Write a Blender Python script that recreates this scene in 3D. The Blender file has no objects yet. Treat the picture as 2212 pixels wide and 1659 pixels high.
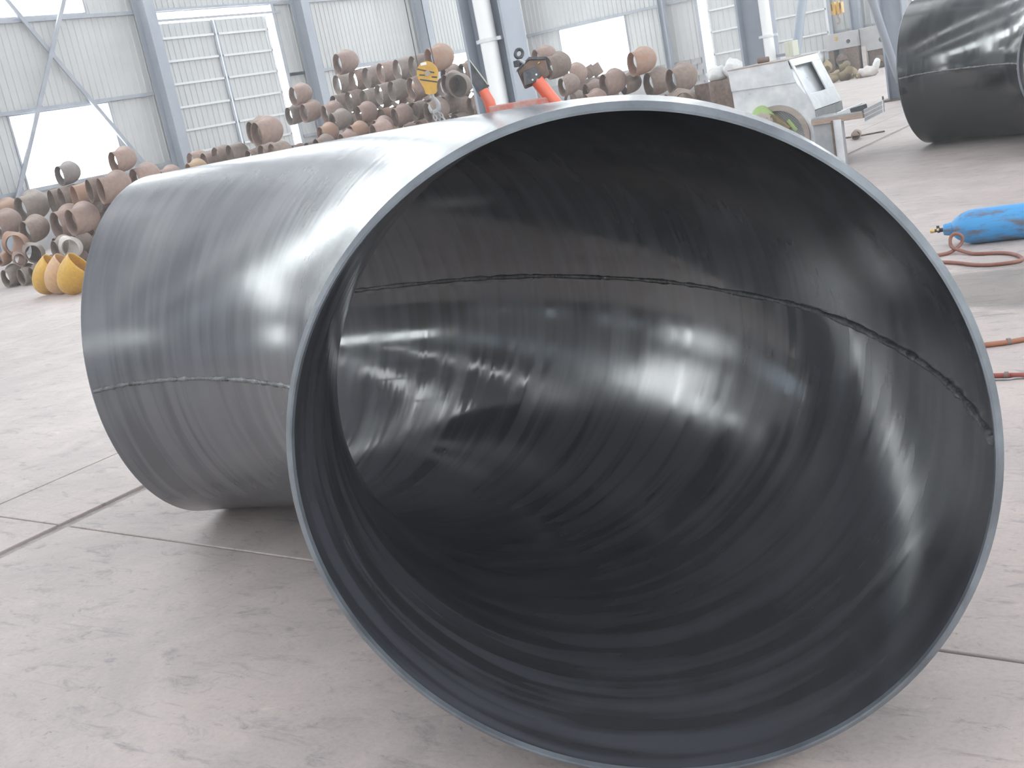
import bpy, bmesh, math, random
from mathutils import Vector, Matrix, Euler
random.seed(7)
PI = math.pi
SC = bpy.context.scene
COL = SC.collection

# ------------------------------------------------------------------ camera
cam_d = bpy.data.cameras.new('camera')
cam_d.sensor_width = 36.0
cam_d.lens = 41.107
cam_d.clip_end = 400
cam = bpy.data.objects.new('camera', cam_d)
COL.objects.link(cam)
_r = Vector((0.819761, 0.540866, -0.188294))
_d = Vector((-0.018867, -0.303097, -0.952773))
_f = Vector((-0.572394, 0.784599, -0.238263))
_m = Matrix(((_r.x, -_d.x, -_f.x), (_r.y, -_d.y, -_f.y), (_r.z, -_d.z, -_f.z)))
cam.matrix_world = Matrix.Translation((0, 0, 1.549)) @ _m.to_4x4()
SC.camera = cam

# ------------------------------------------------------------------ sky, light, exposure
SKY = 14.0
SKYLIGHT = 6.0
HAZE = 0.0052
world = bpy.data.worlds.new('overcast_sky')
SC.world = world
world.use_nodes = True
wn = world.node_tree.nodes
wn['Background'].inputs['Color'].default_value = (0.95, 0.975, 1.0, 1)
wn['Background'].inputs['Strength'].default_value = SKY
SC.view_settings.view_transform = 'Standard'
SC.view_settings.look = 'None'
SC.view_settings.exposure = 0.0
SC.view_settings.gamma = 1.0
SC.view_settings.use_curve_mapping = False
cy = SC.cycles
cy.use_denoising = True
cy.adaptive_threshold = 0.03
cy.max_bounces = 6
cy.volume_bounces = 0
cy.diffuse_bounces = 4
cy.glossy_bounces = 4
cy.transparent_max_bounces = 8
cy.sample_clamp_indirect = 12.0
cy.caustics_reflective = False
cy.caustics_refractive = False
def portal(name, loc, sx, sy, normal):
    """light portal in an opening (guides sky light in, gives off none of its own)"""
    l = bpy.data.lights.new(name, 'AREA'); l.shape = 'RECTANGLE'; l.size = sx; l.size_y = sy
    l.cycles.is_portal = True
    o = bpy.data.objects.new(name, l); COL.objects.link(o)
    o.location = loc
    o.rotation_euler = Vector(normal).to_track_quat('-Z', 'Y').to_euler()
    return o

# ------------------------------------------------------------------ materials
def mat(name, base, rough=0.6, metal=0.0, var=None, vscale=4.0, vcoord='Object', stretch=(1, 1, 1), bump=0.0, bscale=40.0,
        rvar=0.0, rand=0.0, spec=0.5, coat=0.0, detail=6.0, ramp=(0.35, 0.65)):
    m = bpy.data.materials.new(name); m.use_nodes = True
    nt = m.node_tree; N = nt.nodes; Lk = nt.links
    b = N['Principled BSDF']
    b.inputs['Base Color'].default_value = (*base, 1)
    b.inputs['Roughness'].default_value = rough
    b.inputs['Metallic'].default_value = metal
    b.inputs['Specular IOR Level'].default_value = spec
    b.inputs['Coat Weight'].default_value = coat
    tc = N.new('ShaderNodeTexCoord'); mp = N.new('ShaderNodeMapping'); mp.inputs['Scale'].default_value = stretch
    Lk.new(tc.outputs[vcoord], mp.inputs['Vector'])
    col = None
    if var is not None:
        no = N.new('ShaderNodeTexNoise'); no.inputs['Scale'].default_value = vscale; no.inputs['Detail'].default_value = detail
        no.inputs['Roughness'].default_value = 0.62
        Lk.new(mp.outputs['Vector'], no.inputs['Vector'])
        r = N.new('ShaderNodeValToRGB'); r.color_ramp.elements[0].position = ramp[0]; r.color_ramp.elements[1].position = ramp[1]
        r.color_ramp.elements[0].color = (*base, 1); r.color_ramp.elements[1].color = (*var, 1)
        Lk.new(no.outputs['Fac'], r.inputs['Fac']); col = r.outputs['Color']
        if rvar:
            mr = N.new('ShaderNodeMapRange'); mr.inputs['From Min'].default_value = 0.3; mr.inputs['From Max'].default_value = 0.7
            mr.inputs['To Min'].default_value = rough - rvar; mr.inputs['To Max'].default_value = rough + rvar
            Lk.new(no.outputs['Fac'], mr.inputs['Value']); Lk.new(mr.outputs['Result'], b.inputs['Roughness'])
    if rand:
        oi = N.new('ShaderNodeObjectInfo'); hs = N.new('ShaderNodeHueSaturation')
        mr = N.new('ShaderNodeMapRange'); mr.inputs['To Min'].default_value = 1 - rand; mr.inputs['To Max'].default_value = 1 + rand
        Lk.new(oi.outputs['Random'], mr.inputs['Value']); Lk.new(mr.outputs['Result'], hs.inputs['Value'])
        if col is not None: Lk.new(col, hs.inputs['Color'])
        else: hs.inputs['Color'].default_value = (*base, 1)
        col = hs.outputs['Color']
    if col is not None: Lk.new(col, b.inputs['Base Color'])
    if bump:
        nb = N.new('ShaderNodeTexNoise'); nb.inputs['Scale'].default_value = bscale; nb.inputs['Detail'].default_value = 4
        Lk.new(mp.outputs['Vector'], nb.inputs['Vector'])
        bp = N.new('ShaderNodeBump'); bp.inputs['Strength'].default_value = bump; bp.inputs['Distance'].default_value = 0.01
        Lk.new(nb.outputs['Fac'], bp.inputs['Height']); Lk.new(bp.outputs['Normal'], b.inputs['Normal'])
    return m

def black_paint(name, dark, light, r0, r1, bump, spec):
    """black primer with brushed streaks running round the pipe (UV: u along the bend, v round it, in metres)"""
    m = bpy.data.materials.new(name); m.use_nodes = True
    nt = m.node_tree; N = nt.nodes; Lk = nt.links; b = N['Principled BSDF']
    uv = N.new('ShaderNodeTexCoord')
    def noise(sc, stretch, det=5, ro=0.55):
        mp = N.new('ShaderNodeMapping'); mp.inputs['Scale'].default_value = stretch
        Lk.new(uv.outputs['UV'], mp.inputs['Vector'])
        n = N.new('ShaderNodeTexNoise'); n.inputs['Scale'].default_value = sc; n.inputs['Detail'].default_value = det; n.inputs['Roughness'].default_value = ro
        Lk.new(mp.outputs['Vector'], n.inputs['Vector']); return n.outputs['Fac']
    def rng(f, a, b_, c, d):
        mr = N.new('ShaderNodeMapRange'); mr.interpolation_type = 'SMOOTHSTEP'
        for k, v in zip(('From Min', 'From Max', 'To Min', 'To Max'), (a, b_, c, d)): mr.inputs[k].default_value = v
        Lk.new(f, mr.inputs['Value']); return mr.outputs['Result']
    def math_(op, x, y, z=None):
        q = N.new('ShaderNodeMath'); q.operation = op
        for i, v in enumerate((x, y, z)):
            if v is None: continue
            if isinstance(v, (int, float)): q.inputs[i].default_value = v
            else: Lk.new(v, q.inputs[i])
        return q.outputs[0]
    streak = noise(1.0, (13, 0.9, 1), 2); wide = noise(1.0, (4.5, 0.7, 1), 2); cloud = noise(1.3, (1, 1, 1), 5); patch = noise(1.0, (1.6, 1.1, 1), 3)
    where = rng(noise(0.55, (1, 1, 1), 1), 0.42, 0.60, 0.45, 1.0)             # streaks come and go
    t = math_('MULTIPLY_ADD', math_('MULTIPLY', math_('SUBTRACT', streak, 0.5), where), 1.9, cloud)  # streak contrast in the colour also carries the light their ridges catch
    mx = N.new('ShaderNodeMix'); mx.data_type = 'RGBA'; mx.inputs['A'].default_value = (*dark, 1); mx.inputs['B'].default_value = (*light, 1)
    Lk.new(rng(t, 0.30, 0.68, 0, 1), mx.inputs['Factor']); Lk.new(mx.outputs['Result'], b.inputs['Base Color'])
    ro = rng(math_('MULTIPLY_ADD', math_('SUBTRACT', streak, 0.5), where, patch), 0.36, 0.64, r0, r1)
    Lk.new(ro, b.inputs['Roughness'])
    h = math_('MULTIPLY_ADD', math_('MULTIPLY', math_('SUBTRACT', streak, 0.5), where), 0.75, wide)
    bp = N.new('ShaderNodeBump'); bp.inputs['Strength'].default_value = bump; bp.inputs['Distance'].default_value = 0.01
    Lk.new(h, bp.inputs['Height']); Lk.new(bp.outputs['Normal'], b.inputs['Normal'])
    b.inputs['Specular IOR Level'].default_value = spec
    return m

def concrete():
    m = bpy.data.materials.new('worn_concrete'); m.use_nodes = True
    nt = m.node_tree; N = nt.nodes; Lk = nt.links; b = N['Principled BSDF']
    tc = N.new('ShaderNodeTexCoord'); geo = N.new('ShaderNodeNewGeometry')
    def noise(sc, det, ro=0.6, stretch=(1, 1, 1), rot=0, dist=0.0):
        mp = N.new('ShaderNodeMapping'); mp.inputs['Scale'].default_value = stretch; mp.inputs['Rotation'].default_value = (0, 0, rot)
        Lk.new(geo.outputs['Position'], mp.inputs['Vector'])
        n = N.new('ShaderNodeTexNoise'); n.inputs['Scale'].default_value = sc; n.inputs['Detail'].default_value = det; n.inputs['Roughness'].default_value = ro
        n.inputs['Distortion'].default_value = dist
        Lk.new(mp.outputs['Vector'], n.inputs['Vector']); return n
    def ramp(n, a, b_, ca, cb):
        r = N.new('ShaderNodeValToRGB'); e = r.color_ramp.elements; e[0].position = a; e[1].position = b_; e[0].color = (*ca, 1); e[1].color = (*cb, 1)
        Lk.new(n.outputs['Fac'], r.inputs['Fac']); return r.outputs['Color']
    def mul(a, b_, f=1.0):
        x = N.new('ShaderNodeMix'); x.data_type = 'RGBA'; x.blend_type = 'MULTIPLY'; x.inputs['Factor'].default_value = f
        Lk.new(a, x.inputs['A']); Lk.new(b_, x.inputs['B']); return x.outputs['Result']
    big = ramp(noise(0.35, 6), 0.3, 0.7, (0.45, 0.378, 0.352), (0.54, 0.468, 0.44))
    mid = ramp(noise(1.7, 8, 0.7, dist=0.6), 0.36, 0.60, (0.80, 0.81, 0.83), (1, 1, 1))
    blot = ramp(noise(5.0, 7, 0.75, (1, 2.2, 1), 0.5, 0.8), 0.33, 0.46, (0.66, 0.67, 0.70), (1, 1, 1))
    scr = ramp(noise(3.0, 6, 0.7, (1, 7, 1), 0.75, 0.4), 0.30, 0.42, (0.70, 0.70, 0.72), (1, 1, 1))
    fin = ramp(noise(60, 4, 0.7), 0.25, 0.55, (0.86, 0.86, 0.87), (1, 1, 1))
    flk = ramp(noise(14, 5, 0.8, (1, 1.8, 1), 0.5, 0.3), 0.30, 0.38, (0.50, 0.51, 0.54), (1, 1, 1))
    lite = ramp(noise(7, 6, 0.75, (1, 2.0, 1), 0.4, 0.5), 0.60, 0.72, (1, 1, 1), (1.16, 1.15, 1.14))
    c = mul(mul(mul(mul(mul(mul(big, mid), blot, 0.9), scr, 0.8), fin), flk, 0.85), lite)
    # an oily grey stain beside the gas cylinder
    sm = N.new('ShaderNodeMapping'); sm.inputs['Location'].default_value = (1.45, -6.75, 0); sm.vector_type = 'POINT'
    Lk.new(geo.outputs['Position'], sm.inputs['Vector'])
    s2 = N.new('ShaderNodeMapping'); s2.inputs['Rotation'].default_value = (0, 0, -0.35); s2.inputs['Scale'].default_value = (0.75, 1.25, 1); Lk.new(sm.outputs['Vector'], s2.inputs['Vector'])
    ln = N.new('ShaderNodeVectorMath'); ln.operation = 'LENGTH'; Lk.new(s2.outputs['Vector'], ln.inputs[0])
    nz = noise(3.0, 6, 0.75, (1, 3, 1), 0.3, 0.5)
    sub = N.new('ShaderNodeMath'); sub.operation = 'MULTIPLY_ADD'; Lk.new(nz.outputs['Fac'], sub.inputs[0]); sub.inputs[1].default_value = 1.1; Lk.new(ln.outputs['Value'], sub.inputs[2])
    sr = N.new('ShaderNodeValToRGB'); e = sr.color_ramp.elements; e[0].position = 0.75; e[1].position = 1.0
    e[0].color = (0.50, 0.51, 0.50, 1); e[1].color = (1, 1, 1, 1); 
    dv = N.new('ShaderNodeMath'); dv.operation = 'MULTIPLY'; dv.inputs[1].default_value = 0.72; Lk.new(sub.outputs[0], dv.inputs[0]); Lk.new(dv.outputs[0], sr.inputs['Fac'])
    c = mul(c, sr.outputs['Color'])
    Lk.new(c, b.inputs['Base Color'])
    b.inputs['Roughness'].default_value = 0.62
    bp = N.new('ShaderNodeBump'); bp.inputs['Strength'].default_value = 0.35; bp.inputs['Distance'].default_value = 0.006
    nb = noise(9, 9, 0.75); Lk.new(nb.outputs['Fac'], bp.inputs['Height']); Lk.new(bp.outputs['Normal'], b.inputs['Normal'])
    return m

def emit(name, col, s):
    m = bpy.data.materials.new(name); m.use_nodes = True; nt = m.node_tree; nt.nodes.clear()
    o = nt.nodes.new('ShaderNodeOutputMaterial'); e = nt.nodes.new('ShaderNodeEmission')
    e.inputs['Color'].default_value = (*col, 1); e.inputs['Strength'].default_value = s
    nt.links.new(e.outputs[0], o.inputs['Surface']); return m
def glass():
    m = bpy.data.materials.new('window_glass'); m.use_nodes = True; nt = m.node_tree; nt.nodes.clear()
    o = nt.nodes.new('ShaderNodeOutputMaterial'); t = nt.nodes.new('ShaderNodeBsdfTransparent'); g = nt.nodes.new('ShaderNodeBsdfGlossy')
    g.inputs['Roughness'].default_value = 0.05; t.inputs['Color'].default_value = (0.95, 0.97, 0.97, 1)
    x = nt.nodes.new('ShaderNodeMixShader'); x.inputs[0].default_value = 0.06
    nt.links.new(t.outputs[0], x.inputs[1]); nt.links.new(g.outputs[0], x.inputs[2]); nt.links.new(x.outputs[0], o.inputs['Surface']); return m

def frosted():
    m = bpy.data.materials.new('frosted_sheet'); m.use_nodes = True; nt = m.node_tree; nt.nodes.clear()
    o = nt.nodes.new('ShaderNodeOutputMaterial'); t = nt.nodes.new('ShaderNodeBsdfTranslucent'); t.inputs['Color'].default_value = (0.30, 0.32, 0.34, 1)
    nt.links.new(t.outputs[0], o.inputs['Surface']); return m

M = dict(
    frosted=frosted(),
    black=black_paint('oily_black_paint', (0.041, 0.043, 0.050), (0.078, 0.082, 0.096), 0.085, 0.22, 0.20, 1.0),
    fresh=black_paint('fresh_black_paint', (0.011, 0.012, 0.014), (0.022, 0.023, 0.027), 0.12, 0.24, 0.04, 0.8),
    dusty=black_paint('dusty_lit_black_paint', (0.072, 0.075, 0.085), (0.112, 0.116, 0.128), 0.22, 0.262, 0.10, 1.0), floor=concrete(), glass=glass(), skylight=emit('skylight_sheet', (0.94, 0.97, 1.0), SKYLIGHT),  # dusty outer skin, lightened further to make up for weak reflected light
    rim=mat('worn_grey_bevel', (0.095, 0.105, 0.12), 0.42, 0.0, (0.18, 0.20, 0.225), 5.0, 'Object', bump=0.15, bscale=60),
    weld=mat('weld_bead', (0.07, 0.072, 0.078), 0.35, 0.0, (0.20, 0.20, 0.21), 22, bump=0.8, bscale=45),
    sheet=mat('white_wall_sheet', (0.50, 0.505, 0.50), 0.55, 0.0, (0.56, 0.565, 0.555), 0.8, rand=0.04),
    leaf=mat('door_sheet', (0.53, 0.54, 0.54), 0.55, 0.0, (0.58, 0.59, 0.59), 1.0, rand=0.03),
    steel=mat('blue_grey_steel_paint', (0.31, 0.345, 0.40), 0.5, 0.0, (0.37, 0.40, 0.45), 1.5, bump=0.05),
    girt=mat('grey_girt_paint', (0.30, 0.32, 0.37), 0.5, 0.0, (0.38, 0.40, 0.44), 3),
    lightsteel=mat('pale_rail_paint', (0.72, 0.73, 0.74), 0.5),
    pvc=mat('white_plastic_pipe', (0.87, 0.88, 0.88), 0.35, 0.0, (0.86, 0.86, 0.86), 2),
    plinth=mat('grey_render', (0.36, 0.36, 0.37), 0.85, 0.0, (0.45, 0.445, 0.44), 3, bump=0.3),
    brick=mat('grey_brick', (0.30, 0.30, 0.31), 0.85, 0.0, (0.44, 0.43, 0.43), 5, rand=0.18, bump=0.3),
    roof=mat('roof_sheet', (0.34, 0.36, 0.39), 0.6, 0.0, (0.40, 0.42, 0.45), 1),
    dirt=mat('joint_dirt', (0.30, 0.27, 0.255), 0.95, 0.0, (0.42, 0.38, 0.36), 14, bump=0.8, bscale=60),
    red=mat('orange_red_paint', (0.72, 0.115, 0.055), 0.35, 0.0, (0.60, 0.15, 0.10), 30, bump=0.1),
    worn_red=mat('worn_red_paint', (0.50, 0.12, 0.09), 0.55, 0.0, (0.44, 0.30, 0.27), 26, bump=0.2),
    dark=mat('dark_steel', (0.045, 0.046, 0.052), 0.45, 0.3, (0.10, 0.10, 0.11), 30, bump=0.2),
    rustdark=mat('dark_rusty_steel', (0.10, 0.075, 0.065), 0.75, 0.0, (0.20, 0.135, 0.105), 14, bump=0.3),
    zinc=mat('bright_zinc', (0.62, 0.60, 0.52), 0.3, 0.8),
    brass=mat('brass', (0.62, 0.46, 0.20), 0.3, 0.9),
    yellow=mat('yellow_paint', (0.66, 0.38, 0.04), 0.42, 0.0, (0.52, 0.30, 0.06), 9, bump=0.05),
    blackpaint=mat('flat_black_marking_and_shade', (0.06, 0.06, 0.06), 0.6),
    whiteworn=mat('white_sticker', (0.82, 0.82, 0.80), 0.5),
    galv=mat('galvanised_sheet', (0.60, 0.625, 0.655), 0.38, 0.25, (0.80, 0.81, 0.82), 4.5, rvar=0.12, bump=0.08, bscale=12),
    galvdark=mat('dull_sheet_metal', (0.33, 0.34, 0.355), 0.5, 0.3, (0.44, 0.45, 0.46), 6, bump=0.1),
    ringrust=mat('brown_ring', (0.33, 0.275, 0.245), 0.6, 0.0, (0.42, 0.36, 0.32), 9),
    wire=mat('mesh_wire', (0.30, 0.31, 0.30), 0.5, 0.4),
    green=mat('green_paint', (0.27, 0.46, 0.13), 0.45, 0.0, (0.36, 0.42, 0.20), 18, bump=0.2),
    wood=mat('brown_board', (0.33, 0.24, 0.19), 0.7, 0.0, (0.42, 0.33, 0.28), 12, stretch=(1, 6, 6)),
    blue=mat('blue_cylinder_paint', (0.06, 0.30, 0.62), 0.42, 0.0, (0.13, 0.135, 0.17), 7.5, stretch=(0.7, 2.2, 2.2), bump=0.1, ramp=(0.50, 0.64), detail=9),
    hose=mat('red_brown_hose', (0.22, 0.085, 0.062), 0.5, 0.0, (0.29, 0.13, 0.095), 12, bump=0.1),
    hose_red=mat('red_hose', (0.34, 0.085, 0.07), 0.5, 0.0, (0.29, 0.08, 0.065), 12),
    hose_orange=mat('orange_hose', (0.36, 0.145, 0.085), 0.5, 0.0, (0.30, 0.12, 0.07), 12),
    tape=mat('grey_tape', (0.20, 0.17, 0.16), 0.6),
    sack=mat('white_woven_sack', (0.78, 0.78, 0.78), 0.7, 0.0, (0.66, 0.65, 0.64), 10, bump=0.5, bscale=20),
    sackgrey=mat('dusty_sack', (0.50, 0.45, 0.42), 0.8, 0.0, (0.62, 0.57, 0.54), 10, bump=0.5, bscale=20),
    cream=mat('cream_box_paint', (0.62, 0.62, 0.52), 0.5),
    scrap=mat('olive_rusty_scrap', (0.20, 0.165, 0.09), 0.8, 0.0, (0.30, 0.22, 0.13), 16, rand=0.3, bump=0.3),
)
RUST = dict(
    p=mat('pinkish_rust', (0.264, 0.171, 0.142), 0.72, 0.0, (0.344, 0.239, 0.201), 5, rand=0.12, bump=0.15),
    b=mat('brown_rust', (0.196, 0.137, 0.113), 0.75, 0.0, (0.276, 0.205, 0.172), 6, rand=0.15, bump=0.15),
    g=mat('grey_brown_scale', (0.216, 0.171, 0.146), 0.7, 0.0, (0.288, 0.232, 0.197), 5, rand=0.12, bump=0.15),
    d=mat('backlit_grey_scale', (0.192, 0.163, 0.157), 0.7, 0.0, (0.240, 0.205, 0.193), 5, rand=0.1),  # backlit grey of one elbow, put into its colour
    o=mat('orange_brown_rust', (0.336, 0.179, 0.110), 0.7, 0.0, (0.288, 0.190, 0.146), 5, rand=0.1, bump=0.15),
    O=mat('bright_orange_rust', (0.344, 0.179, 0.117), 0.7, 0.0, (0.352, 0.251, 0.197), 4, rand=0.06, bump=0.15),
    w=mat('highlight_white_scale', (0.416, 0.357, 0.329), 0.45, 0.0, (0.496, 0.441, 0.409), 5),  # pale highlight on one elbow, put into its colour
    y=mat('warm_lit_rust', (0.384, 0.258, 0.124), 0.65, 0.0, (0.336, 0.220, 0.131), 6),  # warm yellow light on one elbow's top, put into its colour
)

# ------------------------------------------------------------------ builders
def tag(o, label=None, cat=None, group=None, kind=None):
    if label: o['label'] = label
    if cat: o['category'] = cat
    if group: o['group'] = group
    if kind: o['kind'] = kind
    return o
def link(o, parent=None):
    COL.objects.link(o)
    if parent is not None: o.parent = parent
    return o
def empty(name, loc=(0, 0, 0), rot=(0, 0, 0), parent=None):
    o = bpy.data.objects.new(name, None); o.empty_display_size = 0.1; o.location = loc; o.rotation_euler = rot
    return link(o, parent)
def ob(name, mesh, parent=None, loc=(0, 0, 0), rot=(0, 0, 0), scale=None):
    o = bpy.data.objects.new(name, mesh); o.location = loc; o.rotation_euler = rot
    if scale is not None: o.scale = (scale,) * 3 if not hasattr(scale, '__len__') else scale
    return link(o, parent)
class MB:
    """collects shapes; build() links them as one mesh object"""
    def __init__(s): s.v = []; s.f = []; s.sm = []
    def add(s, vs, fs, smooth=False):
        k = len(s.v); s.v += [tuple(p) for p in vs]
        for f in fs: s.f.append([i + k for i in f]); s.sm.append(smooth)
        return s
    def box(s, c, d, rot=None, taper=None):
        hx, hy, hz = d[0] / 2, d[1] / 2, d[2] / 2
        P = [Vector((x, y, z)) for z in (-hz, hz) for y in (-hy, hy) for x in (-hx, hx)]
        if rot is not None: P = [rot @ p for p in P]
        c = Vector(c); P = [p + c for p in P]
        return s.add(P, [(0, 2, 3, 1), (4, 5, 7, 6), (0, 1, 5, 4), (2, 6, 7, 3), (0, 4, 6, 2), (1, 3, 7, 5)])
    def bx(s, x0, x1, y0, y1, z0, z1): return s.box(((x0 + x1) / 2, (y0 + y1) / 2, (z0 + z1) / 2), (abs(x1 - x0), abs(y1 - y0), abs(z1 - z0)))
    def beam(s, p, q, w, h, up=(0, 0, 1)):
        p, q = Vector(p), Vector(q); z = (q - p); L = z.length; z.normalize()
        u = Vector(up); x = u.cross(z)
        if x.length < 1e-4: x = Vector((1, 0, 0)).cross(z)
        x.normalize(); y = z.cross(x)
        R = Matrix((x, y, z)).transposed()
        return s.box((p + q) / 2, (w, h, L), R)
    def tube(s, pts, r, n=10, caps=True, closed=False):
        pts = [Vector(p) for p in pts]; rs = r if hasattr(r, '__len__') else [r] * len(pts)
        k = len(pts); prev = None; rings = []
        for i, p in enumerate(pts):
            t = (pts[(i + 1) % k] - pts[i - 1]) if closed else (pts[min(i + 1, k - 1)] - pts[max(i - 1, 0)])
            if t.length < 1e-9: t = Vector((0, 0, 1))
            t.normalize()
            if prev is None:
                a = Vector((0, 0, 1)) if abs(t.z) < 0.9 else Vector((1, 0, 0)); x = a.cross(t).normalized()
            else:
                x = prev - t * prev.dot(t)
                x = x.normalized() if x.length > 1e-6 else Vector((1, 0, 0))
            prev = x; y = t.cross(x)
            rings.append([p + (x * math.cos(2 * PI * j / n) + y * math.sin(2 * PI * j / n)) * rs[i] for j in range(n)])
        V = [v for rg in rings for v in rg]; F = []
        m = k if closed else k - 1
        for i in range(m):
            for j in range(n):
                a = i * n + j; b = i * n + (j + 1) % n; c = ((i + 1) % k) * n + (j + 1) % n; d = ((i + 1) % k) * n + j
                F.append((a, b, c, d))
        s.add(V, F, True)
        if caps and not closed:
            s.add(rings[0], [tuple(range(n))[::-1]]); s.add(rings[-1], [tuple(range(n))])
        return s
    def cyl(s, p, q, r, n=16, caps=True): return s.tube([p, q], r, n, caps)
    def lathe(s, prof, p, axis, n=24, caps=True):
        """prof: (along, radius) from p along axis"""
        a = Vector(axis).normalized(); p = Vector(p)
        return s.tube([p + a * u for u, r in prof], [max(r, 1e-4) for u, r in prof], n, caps)
    def prism(s, poly, y0, y1):
        """polygon in (x, z) pushed from y0 to y1"""
        k = len(poly); V = [(x, y0, z) for x, z in poly] + [(x, y1, z) for x, z in poly]
        F = [tuple(range(k)), tuple(range(2 * k - 1, k - 1, -1))] + [(i, i + k, (i + 1) % k + k, (i + 1) % k) for i in range(k)]
        return s.add(V, F)
    def mesh(s, name, m):
        me = bpy.data.meshes.new(name); me.from_pydata(s.v, [], s.f)
        me.polygons.foreach_set('use_smooth', s.sm)
        if m is not None: me.materials.append(m)
        me.update()
        bm = bmesh.new(); bm.from_mesh(me); bmesh.ops.recalc_face_normals(bm, faces=bm.faces); bm.to_mesh(me); bm.free()
        return me
    def build(s, name, m, parent=None, loc=(0, 0, 0), rot=(0, 0, 0), bevel=0.0):
        o = ob(name, s.mesh(name, m), parent, loc, rot)
        if bevel:
            b = o.modifiers.new('bevel', 'BEVEL'); b.width = bevel; b.segments = 2; b.limit_method = 'ANGLE'
        return o
def smooth_path(pts, n=6):
    """Catmull-Rom through pts"""
    P = [Vector(p) for p in pts]; out = []
    for i in range(len(P) - 1):
        a = P[max(i - 1, 0)]; b = P[i]; c = P[i + 1]; d = P[min(i + 2, len(P) - 1)]
        for k in range(n):
            t = k / n
            out.append(0.5 * ((2 * b) + (c - a) * t + (2 * a - 5 * b + 4 * c - d) * t * t + (3 * b - a - 3 * c + d) * t ** 3))
    out.append(P[-1]); return out

# ================================================================== THE HALL
XL, YE, XR, YB, ZC = -26.0, 41.0, 13.0, -24.0, 13.5
BAY0 = 22.14            # a column of the left wall; bays of 6 m
# ---- floor: slabs with open joints over a dirt bed
floor = MB().bx(XL - 0.2, XR + 0.2, YB - 0.2, YE + 0.2, -0.30, -0.014).build('floor', M['dirt'])
tag(floor, kind='structure')
JX = [XL - 0.1, -17.3, -11.5, -5.70, -4.90, 1.1, 7.1, XR + 0.1]
JY = [YB - 0.1, -11.9, 2.90, 17.70, 32.5, YE + 0.1]
GX = {-4.90: 0.045, -5.70: 0.008}
for i in range(len(JX) - 1):
    for j in range(len(JY) - 1):
        x0 = JX[i] + GX.get(JX[i], 0.007); x1 = JX[i + 1] - GX.get(JX[i + 1], 0.007)
        yy = lambda k, x, e: (2.645 - 0.068 * x if JY[k] == 2.90 else JY[k]) + e      # the near cross joint runs a little askew
        V = [(x, yy(k, x, e), z) for z in (-0.04, 0.0) for k, e in ((j, 0.006), (j + 1, -0.006)) for x in (x0, x1)]
        MB().add(V, [(0, 2, 3, 1), (4, 5, 7, 6), (0, 1, 5, 4), (2, 6, 7, 3), (0, 4, 6, 2), (1, 3, 7, 5)]).build('floor_slab', M['floor'], floor, bevel=0.004)

# ---- profiled wall sheets
SHEETS = {}
def sheet_mesh(w, h, m='sheet'):
    k = (round(w, 3), round(h, 3), m)
    if k in SHEETS: return SHEETS[k]
    n = max(1, round(w / 0.2)); p = w / n; xs = []
    for i in range(n):
        a = i * p
        xs += [(a, 0), (a + p * 0.38, 0), (a + p * 0.46, -0.02), (a + p * 0.62, -0.02), (a + p * 0.70, 0)]
    xs.append((w, 0)); b = MB()
    V = [(x, y, 0) for x, y in xs] + [(x, y, h) for x, y in xs]; q = len(xs)
    V += [(0, 0.03, 0), (w, 0.03, 0), (0, 0.03, h), (w, 0.03, h)]
    F = [(i, i + 1, i + 1 + q, i + q) for i in range(q - 1)] + [(2 * q + 1, 2 * q, 2 * q + 2, 2 * q + 3)]
    F += [tuple(range(q - 1, -1, -1)) + (2 * q, 2 * q + 1), tuple(range(q, 2 * q)) + (2 * q + 3, 2 * q + 2), (0, q, 2 * q + 2, 2 * q), (q - 1, 2 * q + 1, 2 * q + 3, 2 * q - 1)]
    SHEETS[k] = b.add(V, F).mesh('wall_sheet', M[m]); return SHEETS[k]
def sheet_wall(wall, side, u0, u1, holes, levels, wide):
    """sheets between the levels, cut round the holes (u0, u1, z0, z1)"""
    for z0, z1 in zip(levels[:-1], levels[1:]):
        cuts = sorted({u0, u1} | {c for h in holes if h[2] < z1 - .01 and h[3] > z0 + .01 for c in h[:2] if u0 < c < u1})
        for a, b in zip(cuts[:-1], cuts[1:]):
            mid = (a + b) / 2
            if any(h[0] < mid < h[1] and h[2] < z1 - .01 and h[3] > z0 + .01 for h in holes): continue
            n = max(1, round((b - a) / wide(mid))); w = (b - a) / n
            for i in range(n):
                u = a + i * w; me = sheet_mesh(w, z1 - z0)
                if side == 'left': ob('wall_sheet', me, wall, (XL, u, z0), (0, 0, PI / 2))
                elif side == 'end': ob('wall_sheet', me, wall, (u, YE, z0))
                elif side == 'right': ob('wall_sheet', me, wall, (XR, u + w, z0), (0, 0, -PI / 2))
                else: ob('wall_sheet', me, wall, (u + w, YB, z0), (0, 0, PI))
WIN = 0
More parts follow.
